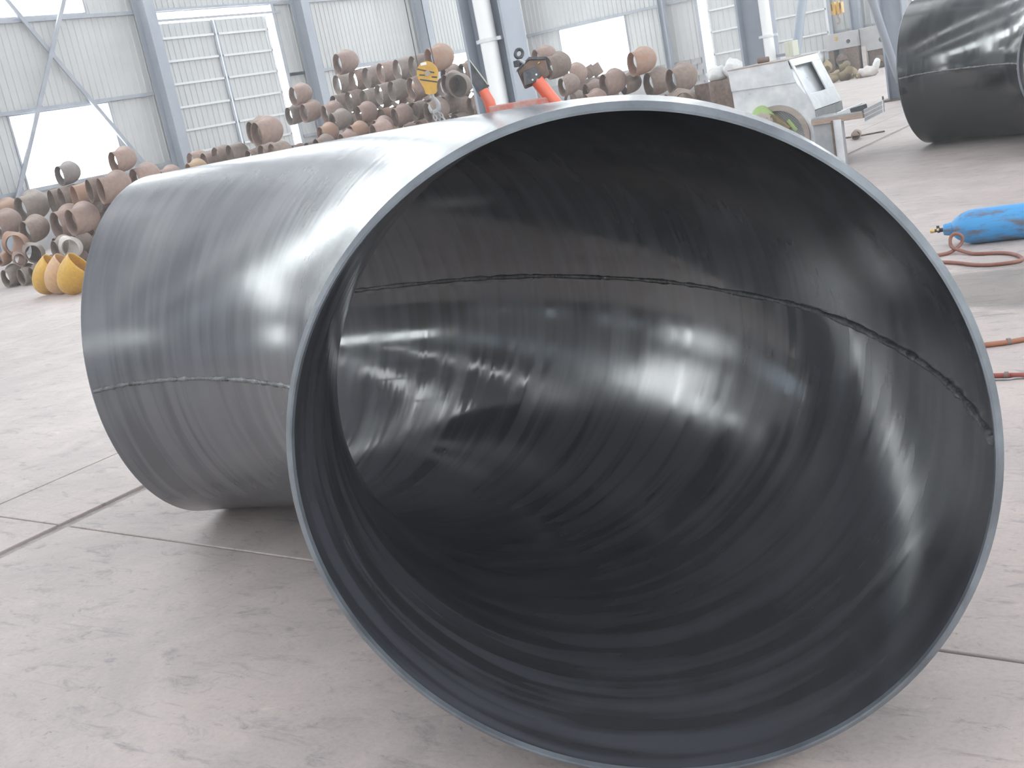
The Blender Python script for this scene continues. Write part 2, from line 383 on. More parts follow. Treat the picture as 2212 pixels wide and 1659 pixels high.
def window(side, u0, u1, z0, z1, bars, pane='glass'):
    """steel frame, mullions and panes in an opening"""
    global WIN; WIN += 1
    e = empty('window_%d' % WIN, {'left': (XL, (u0 + u1) / 2, z0), 'end': ((u0 + u1) / 2, YE, z0), 'right': (XR, (u0 + u1) / 2, z0), 'back': ((u0 + u1) / 2, YB, z0)}[side], (0, 0, PI / 2 if side in ('left', 'right') else 0)); tag(e, kind='structure')
    w, h = u1 - u0, z1 - z0; t = 0.05
    fr = MB()
    for x in (-w / 2 + t / 2, w / 2 - t / 2): fr.box((x, 0, h / 2), (t, 0.08, h))
    for z in (t / 2, h - t / 2): fr.box((0, 0, z), (w - 2 * t, 0.08, t))
    fr.build('window_frame', M['girt'], e)
    for i in range(bars):
        a = -w / 2 + t + i * (w - 2 * t) / bars; b = a + (w - 2 * t) / bars
        MB().bx(a + 0.004, b - 0.004, -0.003, 0.003, t, h - t).build('pane', M[pane], e)
    if pane == 'frosted': return
    if side == 'left': portal('window_portal', (XL - 0.15, (u0 + u1) / 2, (z0 + z1) / 2), w, h, (1, 0, 0))
    elif side == 'right': portal('window_portal', (XR + 0.15, (u0 + u1) / 2, (z0 + z1) / 2), w, h, (-1, 0, 0))
    elif side == 'back': portal('window_portal', ((u0 + u1) / 2, YB - 0.15, (z0 + z1) / 2), w, h, (0, 1, 0))
    else: portal('window_portal', ((u0 + u1) / 2, YE + 0.15, (z0 + z1) / 2), w, h, (0, -1, 0))

ZP, Z1, Z2 = 1.45, 3.30, 5.45
# ---- left wall
wl = MB().bx(XL - 0.12, XL + 0.04, YB, 22.50, 0, ZP).bx(XL - 0.12, XL + 0.04, 27.10, YE, 0, ZP).build('wall_left', M['plinth']); tag(wl, kind='structure')
LH = [(22.50, 27.10, 0, Z2)]; bays = [BAY0 + 6 * k for k in range(-7, 3)]
CLEAR = (-1.86, 16.14, 28.14, 34.14)
near = lambda v, L_: any(abs(v - q) < 0.1 for q in L_)
kinds = [None]
for b in bays:
    if not near(b, (BAY0,)): LH.append((b + 1.33, b + 4.36, ZP, Z1)); kinds.append('glass' if near(b, CLEAR) else 'frosted')
    if near(b, (-1.86, 16.14)): LH.append((b + 1.33, b + 4.41, Z2 + 0.05, 7.3)); kinds.append('glass')
    LH.append((b + 0.3, b + 5.7, 8.6, 11.2)); kinds.append('glass' if b > -2 else 'frosted')
sheet_wall(wl, 'left', YB, YE, LH, [ZP, Z1, Z2, 8.6, 11.2, ZC], lambda u: 1.0 if u > 13 else 3.0)
for h, kd in list(zip(LH, kinds))[1:]: window('left', *h, 2 if h[3] < 4 and h[0] < 10 else 1 if h[3] < 4 else (3 if h[3] < 8 else 5), kd)
for z in (ZP, Z1 + 0.03, Z2):
    for a, b in ((YB, 22.3), (27.3, YE)) if z < Z2 else ((YB, YE),):
        MB().bx(XL - 0.02, XL + 0.10, a, b, z - 0.045, z + 0.045).build('girt', M['girt'], wl)
MB().bx(XL - 0.02, XL + 0.10, 22.2, 22.5, Z1 - .02, Z1 + 0.07).bx(XL - 0.02, XL + 0.10, 27.1, 28.0, Z1 - .02, Z1 + 0.07).build('girt', M['girt'], wl)
# ---- end wall
we = MB().bx(XL, -18.40, YE - 0.04, YE + 0.12, 0, ZP).bx(-13.72, XR, YE - 0.04, YE + 0.12, 0, ZP).build('wall_end', M['plinth']); tag(we, kind='structure')
ZE = 3.52
EH = [(-18.40, -13.72, 0, Z2), (-24.40, -21.42, ZP, ZE), (-11.0, -8.0, ZP, ZE)] + [(XL + 0.4 + 6.5 * k, XL + 6.1 + 6.5 * k, 8.6, 11.2) for k in range(6)]
sheet_wall(we, 'end', XL, XR, EH, [ZP, ZE, Z2, 8.6, 11.2, ZC], lambda u: 1.0 if u < -8 else 3.0)
for h in EH[1:]: window('end', *h, 1 if h[3] < 4 else 5)
for a, b in ((XL, -18.5), (-13.6, XR)):
    MB().bx(a, b, YE - 0.10, YE + 0.02, ZE - 0.02, ZE + 0.07).build('girt', M['girt'], we)
MB().bx(XL, XR, YE - 0.10, YE + 0.02, Z2 - 0.045, Z2 + 0.045).build('girt', M['girt'], we)
# grey bricks of the end wall's plinth where it shows
BR = None
for r in range(7):
    for k in range(34):
        x = -20.9 + k * 0.42 + (r % 2) * 0.21
        if -18.75 < x < -13.45 or x > -9.4: continue
        if BR is None:
            BR = MB().box((0, 0, 0), (0.40, 0.05, 0.19)).mesh('brick', M['brick'])
        ob('brick', BR, we, (x, YE - 0.05 - 0.006 * random.random(), 0.11 + r * 0.205))
# ---- walls behind the camera's back and roof
wr = MB().bx(XR - 0.04, XR + 0.12, YB, YE, 0, ZP).build('wall_right', M['plinth']); tag(wr, kind='structure')
RH = [(b + 1.33, b + 4.36, ZP, Z1) for b in bays] + [(b + 0.3, b + 5.7, 8.6, 11.2) for b in bays]  # unseen windows, added to fill the shade under and inside the big elbow
sheet_wall(wr, 'right', YB, YE, RH, [ZP, Z1, Z2, 8.6, 11.2, ZC], lambda u: 4.0)
for h in RH: window('right', *h, 1 if h[3] < 4 else 5)
wb = MB().bx(XL, XR, YB - 0.12, YB + 0.04, 0, ZP).build('wall_back', M['plinth']); tag(wb, kind='structure')
BH = [(XL + 0.4 + 6.5 * k, XL + 6.1 + 6.5 * k, 8.6, 11.2) for k in range(6)]  # unseen high windows, added for the same fill light
sheet_wall(wb, 'back', XL, XR, BH, [ZP, Z2, 8.6, 11.2, ZC], lambda u: 4.0)
for h in BH: window('back', *h, 5)
ceil = MB()
SKX = (-21.5, -15.0, -8.5, -2.0, 4.5, 10.5); SW = 0.55
xs = [XL - 0.2] + [v for c in SKX for v in (c - SW, c + SW)] + [XR + 0.2]
for a, b in zip(xs[::2], xs[1::2]): ceil.bx(a, b, YB - 0.2, YE + 0.2, ZC, ZC + 0.1)
ceil = ceil.build('ceiling', M['roof']); tag(ceil, kind='structure')
for c in SKX:
    for k in range(5):
        y0 = YB + k * 13.0
        MB().bx(c - SW, c + SW, y0 + 0.02, y0 + 12.98, ZC + 0.02, ZC + 0.05).build('skylight_sheet', M['skylight'], ceil)
for k in range(11): MB().bx(XL, XR, BAY0 - 42 + 6 * k - 0.1, BAY0 - 42 + 6 * k + 0.1, ZC - 0.45, ZC).build('rafter', M['steel'], ceil)

# ---- steel columns
def column(name, x, y, depth, width, tf, zt, pipe=None):
    e = empty(name, (x, y, 0)); tag(e, kind='structure')
    for s in (-1, 1): MB().box((s * (depth / 2 - tf / 2), 0, zt / 2), (tf, width, zt)).build('flange', M['steel'], e)
    MB().box((0, 0, zt / 2), (depth - 2 * tf, tf * 0.7, zt)).build('web', M['steel'], e)
    return e
for k in range(-7, 4): column('column', XL + 0.10 + 0.25, BAY0 + 6 * k - (0.4 if k == 3 else 0), 0.48, 0.34, 0.03, ZC - 0.45)
for x, w in ((-19.75, 0.22), (-12.75, 0.34), (-6.7, 0.3), (0.0, 0.3), (6.5, 0.3)): column('column', x, YE - 0.28, w, 0.3, 0.025, ZC)
for k, y in enumerate((-3.5, 3.2 - 0.0, 9.90, 16.60, 23.40, 30.1, 36.8)):
    if k == 1: continue
    c = column('column', -6.62, y, 0.50 if k == 2 else 0.44, 0.34, 0.03, ZC - 0.45)
    MB().bx(-0.36, 0.36, -0.26, 0.26, 0.0, 0.03).build('base_plate', M['rustdark'], c)
    for sx in (-0.31, 0.31):
        for sy in (-0.2, 0.2):
            MB().cyl((sx, sy, 0.03), (sx, sy, 0.12), 0.018, 6).build('anchor_bolt', M['rustdark'], c)
    if k == 4: MB().bx(0.10, 0.34, -0.42, -0.20, 0.0, 0.40).build('stub_post', M['steel'], c)
def downpipe(x, y, r, label, zs):
    e = empty('downpipe', (x, y, 0)); tag(e, label, 'pipe')
    MB().cyl((0, 0, 0), (0, 0, ZC - 0.5), r, 20).build('pipe', M['pvc'], e)
    for z in zs:
        m = MB().cyl((0, 0, z), (0, 0, z + 0.035), r + 0.012, 20); m.bx(-r - 0.06, r + 0.06, 0.0, 0.03, z, z + 0.035); m.build('pipe_clamp', M['lightsteel'], e)
downpipe(-6.605, 9.77, 0.086, 'thick white plastic downpipe on the nearest blue-grey column, above the clamp', (2.05, 4.4))
downpipe(-6.42, 16.46, 0.075, 'white plastic downpipe on the column behind the sheet metal machine', (1.60, 4.2))
tag(MB().bx(XL + 0.02, XL + 0.16, YE - 0.20, YE - 0.06, 0, ZC).build('trim_1', M['pvc']), kind='structure')
# ---- braces
def brace(p, q, r, label):
    tag(MB().tube([p, q], r, 12).build('brace', M['steel']), label, 'brace')
bx = XL + 0.14
tag(MB().beam((bx, 21.9, 0.15), (bx, 16.25, 9.15), 0.11, 0.05, (1, 0, 0)).build('brace', M['girt']), 'diagonal grey wall brace leaning left across the big bright window', 'brace')
tag(MB().beam((bx + 0.07, 16.25, 0.15), (bx + 0.07, 21.9, 9.15), 0.11, 0.05, (1, 0, 0)).build('brace', M['girt']), 'diagonal grey wall brace leaning right, left edge of the big bright window', 'brace')
brace((-6.62, 23.32, 0.35), (-6.62, 16.75, 9.1), 0.075, 'diagonal tube brace running down to the foot of the farthest inner column')
brace((-6.45, 16.75, 0.2), (-6.45, 23.25, 9.0), 0.07, 'diagonal tube brace rising from the column behind the sheet metal machine')

# ---- sliding doors: track, posts, leaves with rails
def sliding_door(n, side, u0, u1, gap, rails, zt):
    e = empty('door_%d' % n, {'left': (XL + 0.06, u0, 0), 'end': (u0, YE - 0.06, 0)}[side], (0, 0, PI / 2 if side == 'left' else 0)); tag(e, kind='structure')
    w = u1 - u0; a0, a1 = (0.0 + (gap if gap < 0 else 0) * -1, w - max(gap, 0)); mid = (a0 + a1) / 2
    MB().bx(-0.35, w + 0.35, -0.10, 0.02, zt + 0.0, zt + 0.07).build('track', M['girt'], e)
    MB().bx(-0.35, w + 0.35, -0.16, -0.08, zt - 0.28, zt - 0.22).build('track_rail', M['girt'], e)
    for x in (-0.09, w + 0.09): MB().bx(x - 0.06, x + 0.06, -0.10, 0.06, 0, zt).build('door_post', M['girt'], e)
    for k, (p, q) in enumerate(((a0, mid - 0.03), (mid + 0.03, a1))):
        lf = empty('leaf', ((p + q) / 2, -0.02, 0.03), (0, 0, 0), e); lw = q - p; n_ = max(1, round(lw / 1.0)); sw = lw / n_
        for i in range(n_): ob('leaf_sheet', sheet_mesh(sw, zt - 0.35, 'leaf'), lf, (-lw / 2 + i * sw, 0, 0))
        for z in rails: MB().bx(-lw / 2 + 0.02, lw / 2 - 0.02, -0.075, -0.03, z - 0.03, z + 0.03).build('rail', M['lightsteel'], lf)
        for x in (-lw / 2 + 0.03, lw / 2 - 0.03): MB().bx(x - 0.03, x + 0.03, -0.075, -0.03, 0, zt - 0.35).build('stile', M['girt'] if (x > 0) == (k == 0) else M['lightsteel'], lf)
sliding_door(1, 'left', 22.55, 27.05, 0.28, (0.35, 0.95, 1.57, 2.19, 2.82, 3.45, 4.07, 4.68), Z2 - 0.02)
portal('door_portal', (XL - 0.15, 26.91, 2.6), 0.28, 5.2, (1, 0, 0))
sliding_door(2, 'end', -18.36, -13.76, -0.30, (0.3, 0.85, 1.42, 2.2, 2.95, 3.7, 4.4), Z2 - 0.02)
portal('door_portal', (-18.21, YE + 0.15, 2.6), 0.28, 5.2, (0, -1, 0))

# ---- dusty haze filling the hall, also standing in for lens glare
hm = bpy.data.materials.new('dusty_haze'); hm.use_nodes = True; nt = hm.node_tree; nt.nodes.clear()
_o = nt.nodes.new('ShaderNodeOutputMaterial'); _v = nt.nodes.new('ShaderNodeVolumeScatter')
_v.inputs['Density'].default_value = HAZE; _v.inputs['Anisotropy'].default_value = 0.3; _v.inputs['Color'].default_value = (0.97, 0.98, 1.0, 1)
nt.links.new(_v.outputs[0], _o.inputs['Volume'])
hz = MB().bx(XL - 0.3, XR + 0.3, YB - 0.3, YE + 0.3, -0.32, ZC + 0.2).build('haze', hm); tag(hz, kind='stuff'); tag(hz, 'pale dusty haze hanging in the whole hall', 'haze')

# ================================================================== THE BIG ELBOWS
def profile(ph, r):
    return r * (1 + 0.00445 * math.cos(2 * ph) + 0.00064 * math.sin(2 * ph) - 0.00707 * math.cos(3 * ph) - 0.00297 * math.sin(3 * ph))
def elbow_pt(R, rad, th, ph):
    """local frame: mouth centre at the origin, mouth faces -y, tube bends towards -x"""
    return ((R + rad * math.cos(ph)) * math.cos(th) - R, (R + rad * math.cos(ph)) * math.sin(th), rad * math.sin(ph))
def elbow_shell(name, R, r, t, TH, nth, nph, m, prof=None, edge=0.0, dents=0.0):
    f = prof or (lambda ph, rr: rr); V = []; F = []; UV = []
    for lay, rr in enumerate((r, r - t)):
        for i in range(nth + 1):
            th = TH * i / nth
            for j in range(nph):
                ph = 2 * PI * j / nph; rad = f(ph, rr)
                if dents:
                    d = math.sin(7.3 * th * R / r + 2 * math.sin(3 * ph)) * math.sin(5 * ph + 4 * th) * dents
                    rad += d * min(1, 6 * min(i, nth - i) / nth)
                V.append(elbow_pt(R, rad, th, ph)); UV.append((th * R, ph * r))
    n1 = (nth + 1) * nph
    for i in range(nth):
        for j in range(nph):
            a = i * nph + j; b = i * nph + (j + 1) % nph
            F.append((a, b, b + nph, a + nph)); F.append((a + n1, a + nph + n1, b + nph + n1, b + n1))
    if not edge:
        for base in (0, nth * nph):
            for j in range(nph):
                a = base + j; b = base + (j + 1) % nph
                F.append((a, a + n1, b + n1, b) if base == 0 else (a, b, b + n1, a + n1))
    me = bpy.data.meshes.new(name); me.from_pydata(V, [], F)
    ul = me.uv_layers.new(name='uv'); k = 0
    for p in me.polygons:
        js = [v % nph for v in p.vertices]; wrap = max(js) - min(js) > nph / 2
        for li, v in zip(p.loop_indices, p.vertices):
            u, w = UV[v]
            if wrap and v % nph == 0: w += 2 * PI * r
            ul.data[li].uv = (u, w)
        p.use_smooth = True
    if m is not None: me.materials.append(m)
    me.update()
    if not edge:
        for p in me.polygons[-2 * nph:]: p.use_smooth = False
    return me
def rim_mesh(R, r, t, th, nph, out, prof):
    """weld-prepared end: bevel rising from the outer skin to a narrow land at the bore; out = +1/-1 along the tube"""
    V = []; F = []
    st = [(r, -0.001), (r, 0.001), (r - 0.013, 0.013), (r - 0.018, 0.0135), (r - 0.018, -0.003)]
    # (radius, how far beyond the shell's end)
    for rr, e in st:
        for j in range(nph):
            ph = 2 * PI * j / nph; p = Vector(elbow_pt(R, prof(ph, rr), th, ph))
            V.append(p + out * e * Vector((-math.sin(th), math.cos(th), 0)))
    for i in range(len(st) - 1):
        for j in range(nph): a = i * nph + j; b = i * nph + (j + 1) % nph; F.append((a, b, b + nph, a + nph))
    b = MB().add(V, F, False); return b.mesh('rim', M['rim'])
def bead(R, rad, path, r, rough=0.35, n=150):
    """weld bead along (theta, phi) points, wavering in width"""
    pts = []; rs = []
    for i in range(n + 1):
        t = i / n * (len(path) - 1); k = min(int(t), len(path) - 2); q = t - k; q = q * q * (3 - 2 * q)
        th = path[k][0] * (1 - q) + path[k + 1][0] * q; ph = path[k][1] * (1 - q) + path[k + 1][1] * q
        pts.append(elbow_pt(R, profile(ph, rad) + random.uniform(-0.0006, 0.0006), th, ph + random.uniform(-0.0012, 0.0012))); rs.append(r * random.uniform(1 - rough, 1 + rough))
    return MB().tube(pts, rs, 8)
BR_, TH_ = 2.34714, 1.50955
big = empty('large_pipe_elbow', (-1.2179, 2.00835, 0), (0, 0, 0.38117))
tag(big, 'huge glossy black steel pipe elbow filling the foreground, open mouth towards the camera', 'pipe elbow')
def fill_big(root, sc):
    r = 0.75
    up = (0, 0, r)
    if 'shell' not in CACHE:
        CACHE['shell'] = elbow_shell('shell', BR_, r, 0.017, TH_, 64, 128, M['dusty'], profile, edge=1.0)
        CACHE['front'] = rim_mesh(BR_, r, 0.028, 0.0, 160, -1, profile)
        CACHE['rear'] = rim_mesh(BR_, r, 0.028, TH_, 160, 1, profile)
        CACHE['wi'] = bead(BR_, r - 0.017, [(1.5, 0.030), (1.34, 0.03), (1.128, 0.033), (0.997, 0.031), (0.866, 0.016), (0.734, 0.006), (0.6, -0.012), (0.423, -0.018), (0.297, -0.033), (0.127, -0.036), (0.005, -0.05)], 0.0088).mesh('weld', M['weld'])
        CACHE['wo'] = bead(BR_, r, [(1.505, 3.135), (1.392, 3.118), (1.251, 3.114), (1.079, 3.117), (0.918, 3.122), (0.817, 3.12), (0.4, 3.12), (0.005, 3.13)], 0.0078).mesh('weld', M['weld'])
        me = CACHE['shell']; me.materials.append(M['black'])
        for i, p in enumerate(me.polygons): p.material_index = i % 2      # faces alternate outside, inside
    for nm, k in (('shell', 'shell'), ('rim', 'front'), ('rim', 'rear'), ('weld_seam', 'wi'), ('weld_seam', 'wo')):
        o = ob(nm, CACHE[k], root, (0, 0, r * sc), (0, 0, 0), sc)
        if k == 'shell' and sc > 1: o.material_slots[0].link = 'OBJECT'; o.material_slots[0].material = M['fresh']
CACHE = {}
fill_big(big, 1.0)
for o in big.children:
    if o.name.startswith('rim'): o['label'] = 'bevelled bare grey end of the pipe wall'
for o in big.children:
    if o.name.startswith('weld_seam'): o['label'] = 'raised lengthwise weld bead'
far = empty('large_pipe_elbow', (-1.4748, 12.0034, 0), (0, 0, -0.0361))
tag(far, 'second big black pipe elbow, farther off, cut by the right frame edge', 'pipe elbow')
sc2 = 0.8504 / 0.75
fill_big(far, sc2)

# ================================================================== STACKED RUSTY ELBOWS
PE = {}
def pile_mesh(bend):
    if bend not in PE: PE[bend] = elbow_shell('pipe_elbow', 0.95, 0.5, 0.012, math.radians(bend), 14, 32, None)
    if not PE[bend].materials: PE[bend].materials.append(RUST['b'])
    return PE[bend]
ELBOW_GROUPS = ['left stack of rusty elbows', 'low stack of elbows before the roller door', 'tall stack of rusty elbows', 'right stack of rusty elbows']
ELBOWS = [
    (-16.78, 13.0, 1.67, 0.37, 344, 12, 90, 'p', 0, 'plump pinkish elbow lying alone on top of the left stack, beside the white window'),
    (-18.6, 13.2, 1.63, 0.36, 348, 12, 90, 'd', 0, 'grey elbow alone on the left stack crest, silhouetted against the bright window'),
    (-19.58, 12.9, 1.16, 0.5, 350, 12, 90, 'g', 0, "brown-grey elbow at the left end of the left stack's nested top row"),
    (-19.23, 13.34, 1.2, 0.45, 340, 12, 45, 'b', 0, "second from the left in the left stack's nested top row, slim edge showing"),
    (-18.55, 13.08, 1.21, 0.44, 339, 12, 45, 'b', 0, "third from the left in the left stack's nested top row, slim edge showing"),
    (-17.81, 12.82, 1.21, 0.44, 339, 12, 45, 'o', 0, "fourth from the left in the left stack's nested top row, orange tinge"),
    (-17.01, 12.56, 1.29, 0.4, 338, 12, 45, 'b', 0, "fifth from the left in the left stack's nested top row, grey mouth"),
    (-16.37, 12.3, 1.26, 0.43, 338, 12, 90, 'p', 0, "long pinkish elbow at the right end of the left stack's nested top row"),
    (-16.73, 13.3, 1.3, 0.42, 343, 12, 90, 'p', 0, 'elbow with yellow-lit crown behind the right end of the left stack'),
    (-19.07, 12.0, 0.98, 0.43, 351, 12, 90, 'p', 0, 'pale elbow cut by the frame edge in the second row of the left stack'),
    (-20.04, 12.7, 1.16, 0.42, 350, 12, 90, 'o', 0, 'orange elbow at the frame edge, above the pale one of the left stack'),
    (-18.28, 12.0, 0.81, 0.4, 350, 12, 90, 'b', 0, 'elbow with a dark wide mouth in the second row of the left stack'),
    (-17.94, 12.4, 0.82, 0.48, 347, 12, 90, 'p', 0, "elbow with pinkish mouth, middle of the left stack's second row"),
    (-16.81, 11.9, 0.86, 0.44, 347, 12, 90, 'p', 0, "pinkish elbow with whole body seen, right end of left stack's second row"),
    (-17.89, 11.5, 0.66, 0.36, 24, 12, 90, 'o', 0, 'elbow with bright orange rim facing out, third row of the left stack'),
    (-17.46, 11.5, 0.48, 0.3, 24, 12, 90, 'g', 0, 'grey round-mouthed elbow right of the orange-rimmed one, third row'),
    (-17.07, 11.65, 0.48, 0.31, 349, 12, 90, 'g', 0, "elbow mostly behind the whitish one in the left stack's third row"),
    (-16.45, 11.5, 0.48, 0.31, 22, 12, 90, 'w', 0, "whitish shiny elbow at the right end of the left stack's third row"),
    (-17.72, 11.4, 0.43, 0.21, 24, 12, 90, 'p', 0, 'small pinkish elbow below the orange-rimmed one of the left stack'),
    (-18.28, 11.4, 0.46, 0.2, 352, 12, 90, 'o', 0, 'small orange elbow at the frame edge low in the left stack'),
    (-18.12, 11.3, 0.16, 0.3, 352, 12, 90, 'g', 0, 'grey elbow on the floor, first from the left under the left stack'),
    (-18.22, 11.5, 0.11, 0.27, 351, 12, 90, 'g', 0, 'elbow on the floor, second from the left under the left stack'),
    (-17.67, 11.3, 0.15, 0.28, 351, 12, 90, 'g', 0, 'elbow on the floor, third from the left under the left stack'),
    (-17.36, 11.3, 0.19, 0.21, 351, 12, 90, 'g', 0, 'elbow on the floor nearest the yellow elbows'),
    (-17.39, 17, 1.67, 0.52, 339, 12, 90, 'p', 1, "large pinkish elbow crowning the low stack in front of the door's right edge"),
    (-18.35, 17.8, 1.76, 0.45, 338, 12, 90, 'b', 1, 'elbow peeping out behind the large pinkish one by the door'),
    (-20.03, 17.5, 1.39, 0.42, 341, 12, 45, 'p', 1, 'first from the left in the row below the roller door'),
    (-19.62, 17.5, 1.33, 0.42, 340, 12, 45, 'b', 1, 'second from the left in the row below the roller door, dark mouth'),
    (-19.23, 17.5, 1.4, 0.42, 340, 12, 45, 'b', 1, 'third from the left in the row below the roller door'),
    (-18.8, 17.5, 1.39, 0.42, 339, 12, 45, 'g', 1, 'fourth from the left in the row below the roller door, grey mouth'),
    (-17.34, 16.6, 1.23, 0.4, 338, 12, 45, 'b', 1, 'elbow in front of the large pinkish one, leftmost of three low mouths'),
    (-16.75, 16.4, 1.28, 0.4, 338, 12, 45, 'b', 1, 'elbow in front of the large pinkish one, middle of three low mouths'),
    (-16.27, 16.2, 1.27, 0.4, 337, 12, 45, 'b', 1, 'elbow in front of the large pinkish one, rightmost of three low mouths'),
    (-18.79, 16.3, 1.22, 0.36, 341, 12, 90, 'y', 1, "yellowish elbow just above the black elbow's top edge, under the door"),
    (-19.8, 16.4, 1.16, 0.42, 342, 12, 90, 'p', 1, "pinkish hump left of the wall column's foot, above the black elbow"),
    (-19.29, 22, 2.95, 0.5, 335, 12, 90, 'p', 2, 'plump elbow alone on top of the tall stack, at its left'),
    (-20.47, 21.5, 2.43, 0.46, 337, 12, 90, 'p', 2, 'elbow alone on the low left shoulder of the tall stack'),
    (-20.85, 21.6, 2.0, 0.44, 336, 12, 90, 'g', 2, "elbow under the shoulder elbow, at the tall stack's left edge"),
    (-20.06, 21.3, 1.99, 0.45, 337, 12, 90, 'p', 2, 'pinkish elbow right below the shoulder elbow of the tall stack'),
    (-19.41, 21.3, 1.86, 0.44, 334, 12, 90, 'p', 2, 'dark-mouthed elbow, third from the left in the shoulder row'),
    (-18.76, 20.8, 1.65, 0.42, 334, 12, 90, 'g', 2, 'rounded elbow before the dark-mouthed one of the shoulder row'),
    (-17.95, 20.8, 1.69, 0.42, 333, 12, 90, 'p', 2, "elbow with yellow-lit crown under the tall stack's fourth mouth"),
    (-16.68, 20.5, 1.49, 0.4, 333, 12, 90, 'p', 2, 'open-ended elbow left below the near yellow hook block'),
    (-15.68, 20.4, 1.44, 0.45, 330, 12, 90, 'b', 2, 'elbow directly under the near yellow hook block'),
    (-18.66, 20.2, 1.41, 0.4, 335, 12, 90, 'o', 2, 'elbow with a bright yellow-lit top just above the black elbow, left part'),
    (-17.58, 20.0, 1.32, 0.38, 333, 12, 90, 'o', 2, 'orange-lit elbow low in the tall stack, right of the bright-topped one'),
    (-16.87, 20, 1.33, 0.38, 332, 12, 90, 'p', 2, 'low elbow left of the open-ended one in the tall stack'),
    (-18.3, 19.6, 1.17, 0.4, 335, 12, 90, 'b', 2, "dark mouth lowest at the tall stack's left, on the black elbow's edge"),
    (-17.55, 19.6, 1.18, 0.4, 334, 12, 90, 'p', 2, "pale hump lowest in the tall stack, above the black elbow's edge"),
    (-16.28, 19.2, 1.25, 0.4, 332, 12, 90, 'p', 2, 'pale crown low in the tall stack, left of the open-ended elbow'),
    (-20.06, 22.7, 2.52, 0.49, 335, 12, 45, 'g', 2, "first mouth from the left in the tall stack's rising upper row"),
    (-19.26, 22.4, 2.51, 0.51, 334, 12, 45, 'p', 2, "second mouth from the left in the tall stack's rising upper row"),
    (-18.57, 22.1, 2.5, 0.5, 334, 12, 45, 'g', 2, "third mouth from the left in the tall stack's rising upper row"),
    (-17.87, 21.8, 2.52, 0.47, 333, 12, 45, 'p', 2, "fourth mouth from the left in the tall stack's rising upper row"),
    (-17.14, 21.5, 2.49, 0.49, 332, 12, 45, 'g', 2, "fifth mouth from the left in the tall stack's rising upper row"),
    (-16.45, 21.2, 2.48, 0.47, 331, 12, 45, 'g', 2, "sixth mouth from the left in the tall stack's rising upper row"),
    (-15.75, 20.9, 2.51, 0.52, 329, 12, 90, 'O', 2, "large orange-brown elbow ending the upper row, above the hook block's right"),
    (-19.94, 22.3, 2.04, 0.49, 335, 12, 45, 'b', 2, "first mouth from the left in the tall stack's shaded second row"),
    (-19.18, 22.0, 2.05, 0.48, 335, 12, 45, 'b', 2, "second mouth from the left in the tall stack's shaded second row"),
    (-18.46, 21.7, 2.0, 0.47, 334, 12, 45, 'g', 2, "third mouth from the left in the tall stack's shaded second row"),
    (-17.73, 21.4, 2.05, 0.46, 333, 12, 45, 'g', 2, "fourth mouth from the left in the tall stack's shaded second row"),
    (-17.09, 21.1, 2.06, 0.45, 333, 12, 45, 'g', 2, "fifth mouth from the left in the tall stack's shaded second row"),
    (-16.3, 20.8, 2.02, 0.48, 332, 12, 45, 'p', 2, "sixth mouth from the left in the tall stack's shaded second row"),
    (-16.04, 21.7, 1.98, 0.42, 330, 12, 90, 'p', 2, 'pale domed elbow right behind the near yellow hook block'),
    (-15.35, 21.2, 1.88, 0.49, 3, 12, 90, 'g', 2, 'elbow with a full round mouth between hook block and clamp arm'),
    (-16.17, 22.6, 2.17, 0.42, 328, 12, 90, 'b', 2, 'elbow above the full round mouth, dark opening'),
    (-16.47, 22.3, 2.16, 0.4, 328, 12, 90, 'b', 2, 'small dark opening under the orange-brown elbow'),
    (-15.96, 21.4, 1.53, 0.39, 330, 12, 90, 'b', 2, "dark elbow below the hook block's chains"),
    (-16.28, 22.2, 1.41, 0.41, 330, 12, 90, 'b', 2, 'shadowed elbow below the full round mouth'),
    (-15.34, 21.5, 1.4, 0.39, 329, 12, 90, 'p', 2, "shadowed elbow beside the clamp's left arm"),
    (-13.52, 21.6, 2.09, 0.42, 324, 12, 90, 'p', 3, "elbow at the top of the right stack, behind the clamp's black box"),
    (-13.01, 21.2, 1.86, 0.46, 324, 12, 90, 'b', 3, "round-backed elbow right of the clamp's black box, left of the window"),
    (-13.38, 22.5, 1.62, 0.42, 323, 12, 90, 'p', 3, 'elbow at the lower left window corner, behind the round-backed one'),
    (-12.35, 20.5, 1.44, 0.36, 325, 12, 90, 'b', 3, "elbow with a torn dark mouth beside the clamp's orange arm"),
    (-12.23, 21.2, 1.24, 0.36, 322, 12, 90, 'b', 3, 'narrow dark mouth left of the wide pinkish mouth, right stack'),
    (-11.57, 20.8, 1.32, 0.44, 323, 12, 90, 'p', 3, 'elbow with a wide pinkish mouth below the window, right stack'),
    (-11.42, 21.3, 1.24, 0.36, 322, 12, 90, 'b', 3, 'second mouth right of the narrow one, under the orange elbow'),
    (-11.1, 21.2, 1.61, 0.47, 321, 12, 90, 'O', 3, 'bright orange elbow lying alone on top of the right stack'),
    (-10.97, 21.5, 1.16, 0.47, 321, 12, 90, 'b', 3, "grey-mouthed elbow under the orange one's right end"),
    (-9.99, 20.5, 1.15, 0.49, 320, 12, 90, 'b', 3, 'largest brown elbow at the right end of the right stack'),
    (-9.16, 19.2, 0.76, 0.42, 352, 12, 90, 'b', 3, "low brown elbow before the upright drum, on the black elbow's edge"),
    (-11.69, 20.2, 1.03, 0.4, 322, 12, 90, 'p', 3, "pinkish hump on the black elbow's edge beside the orange clamp arm"),
    (-10.04, 20.3, 0.76, 0.4, 318, 12, 90, 'b', 3, 'dark mouth low between the two biggest elbows of the right stack'),
]
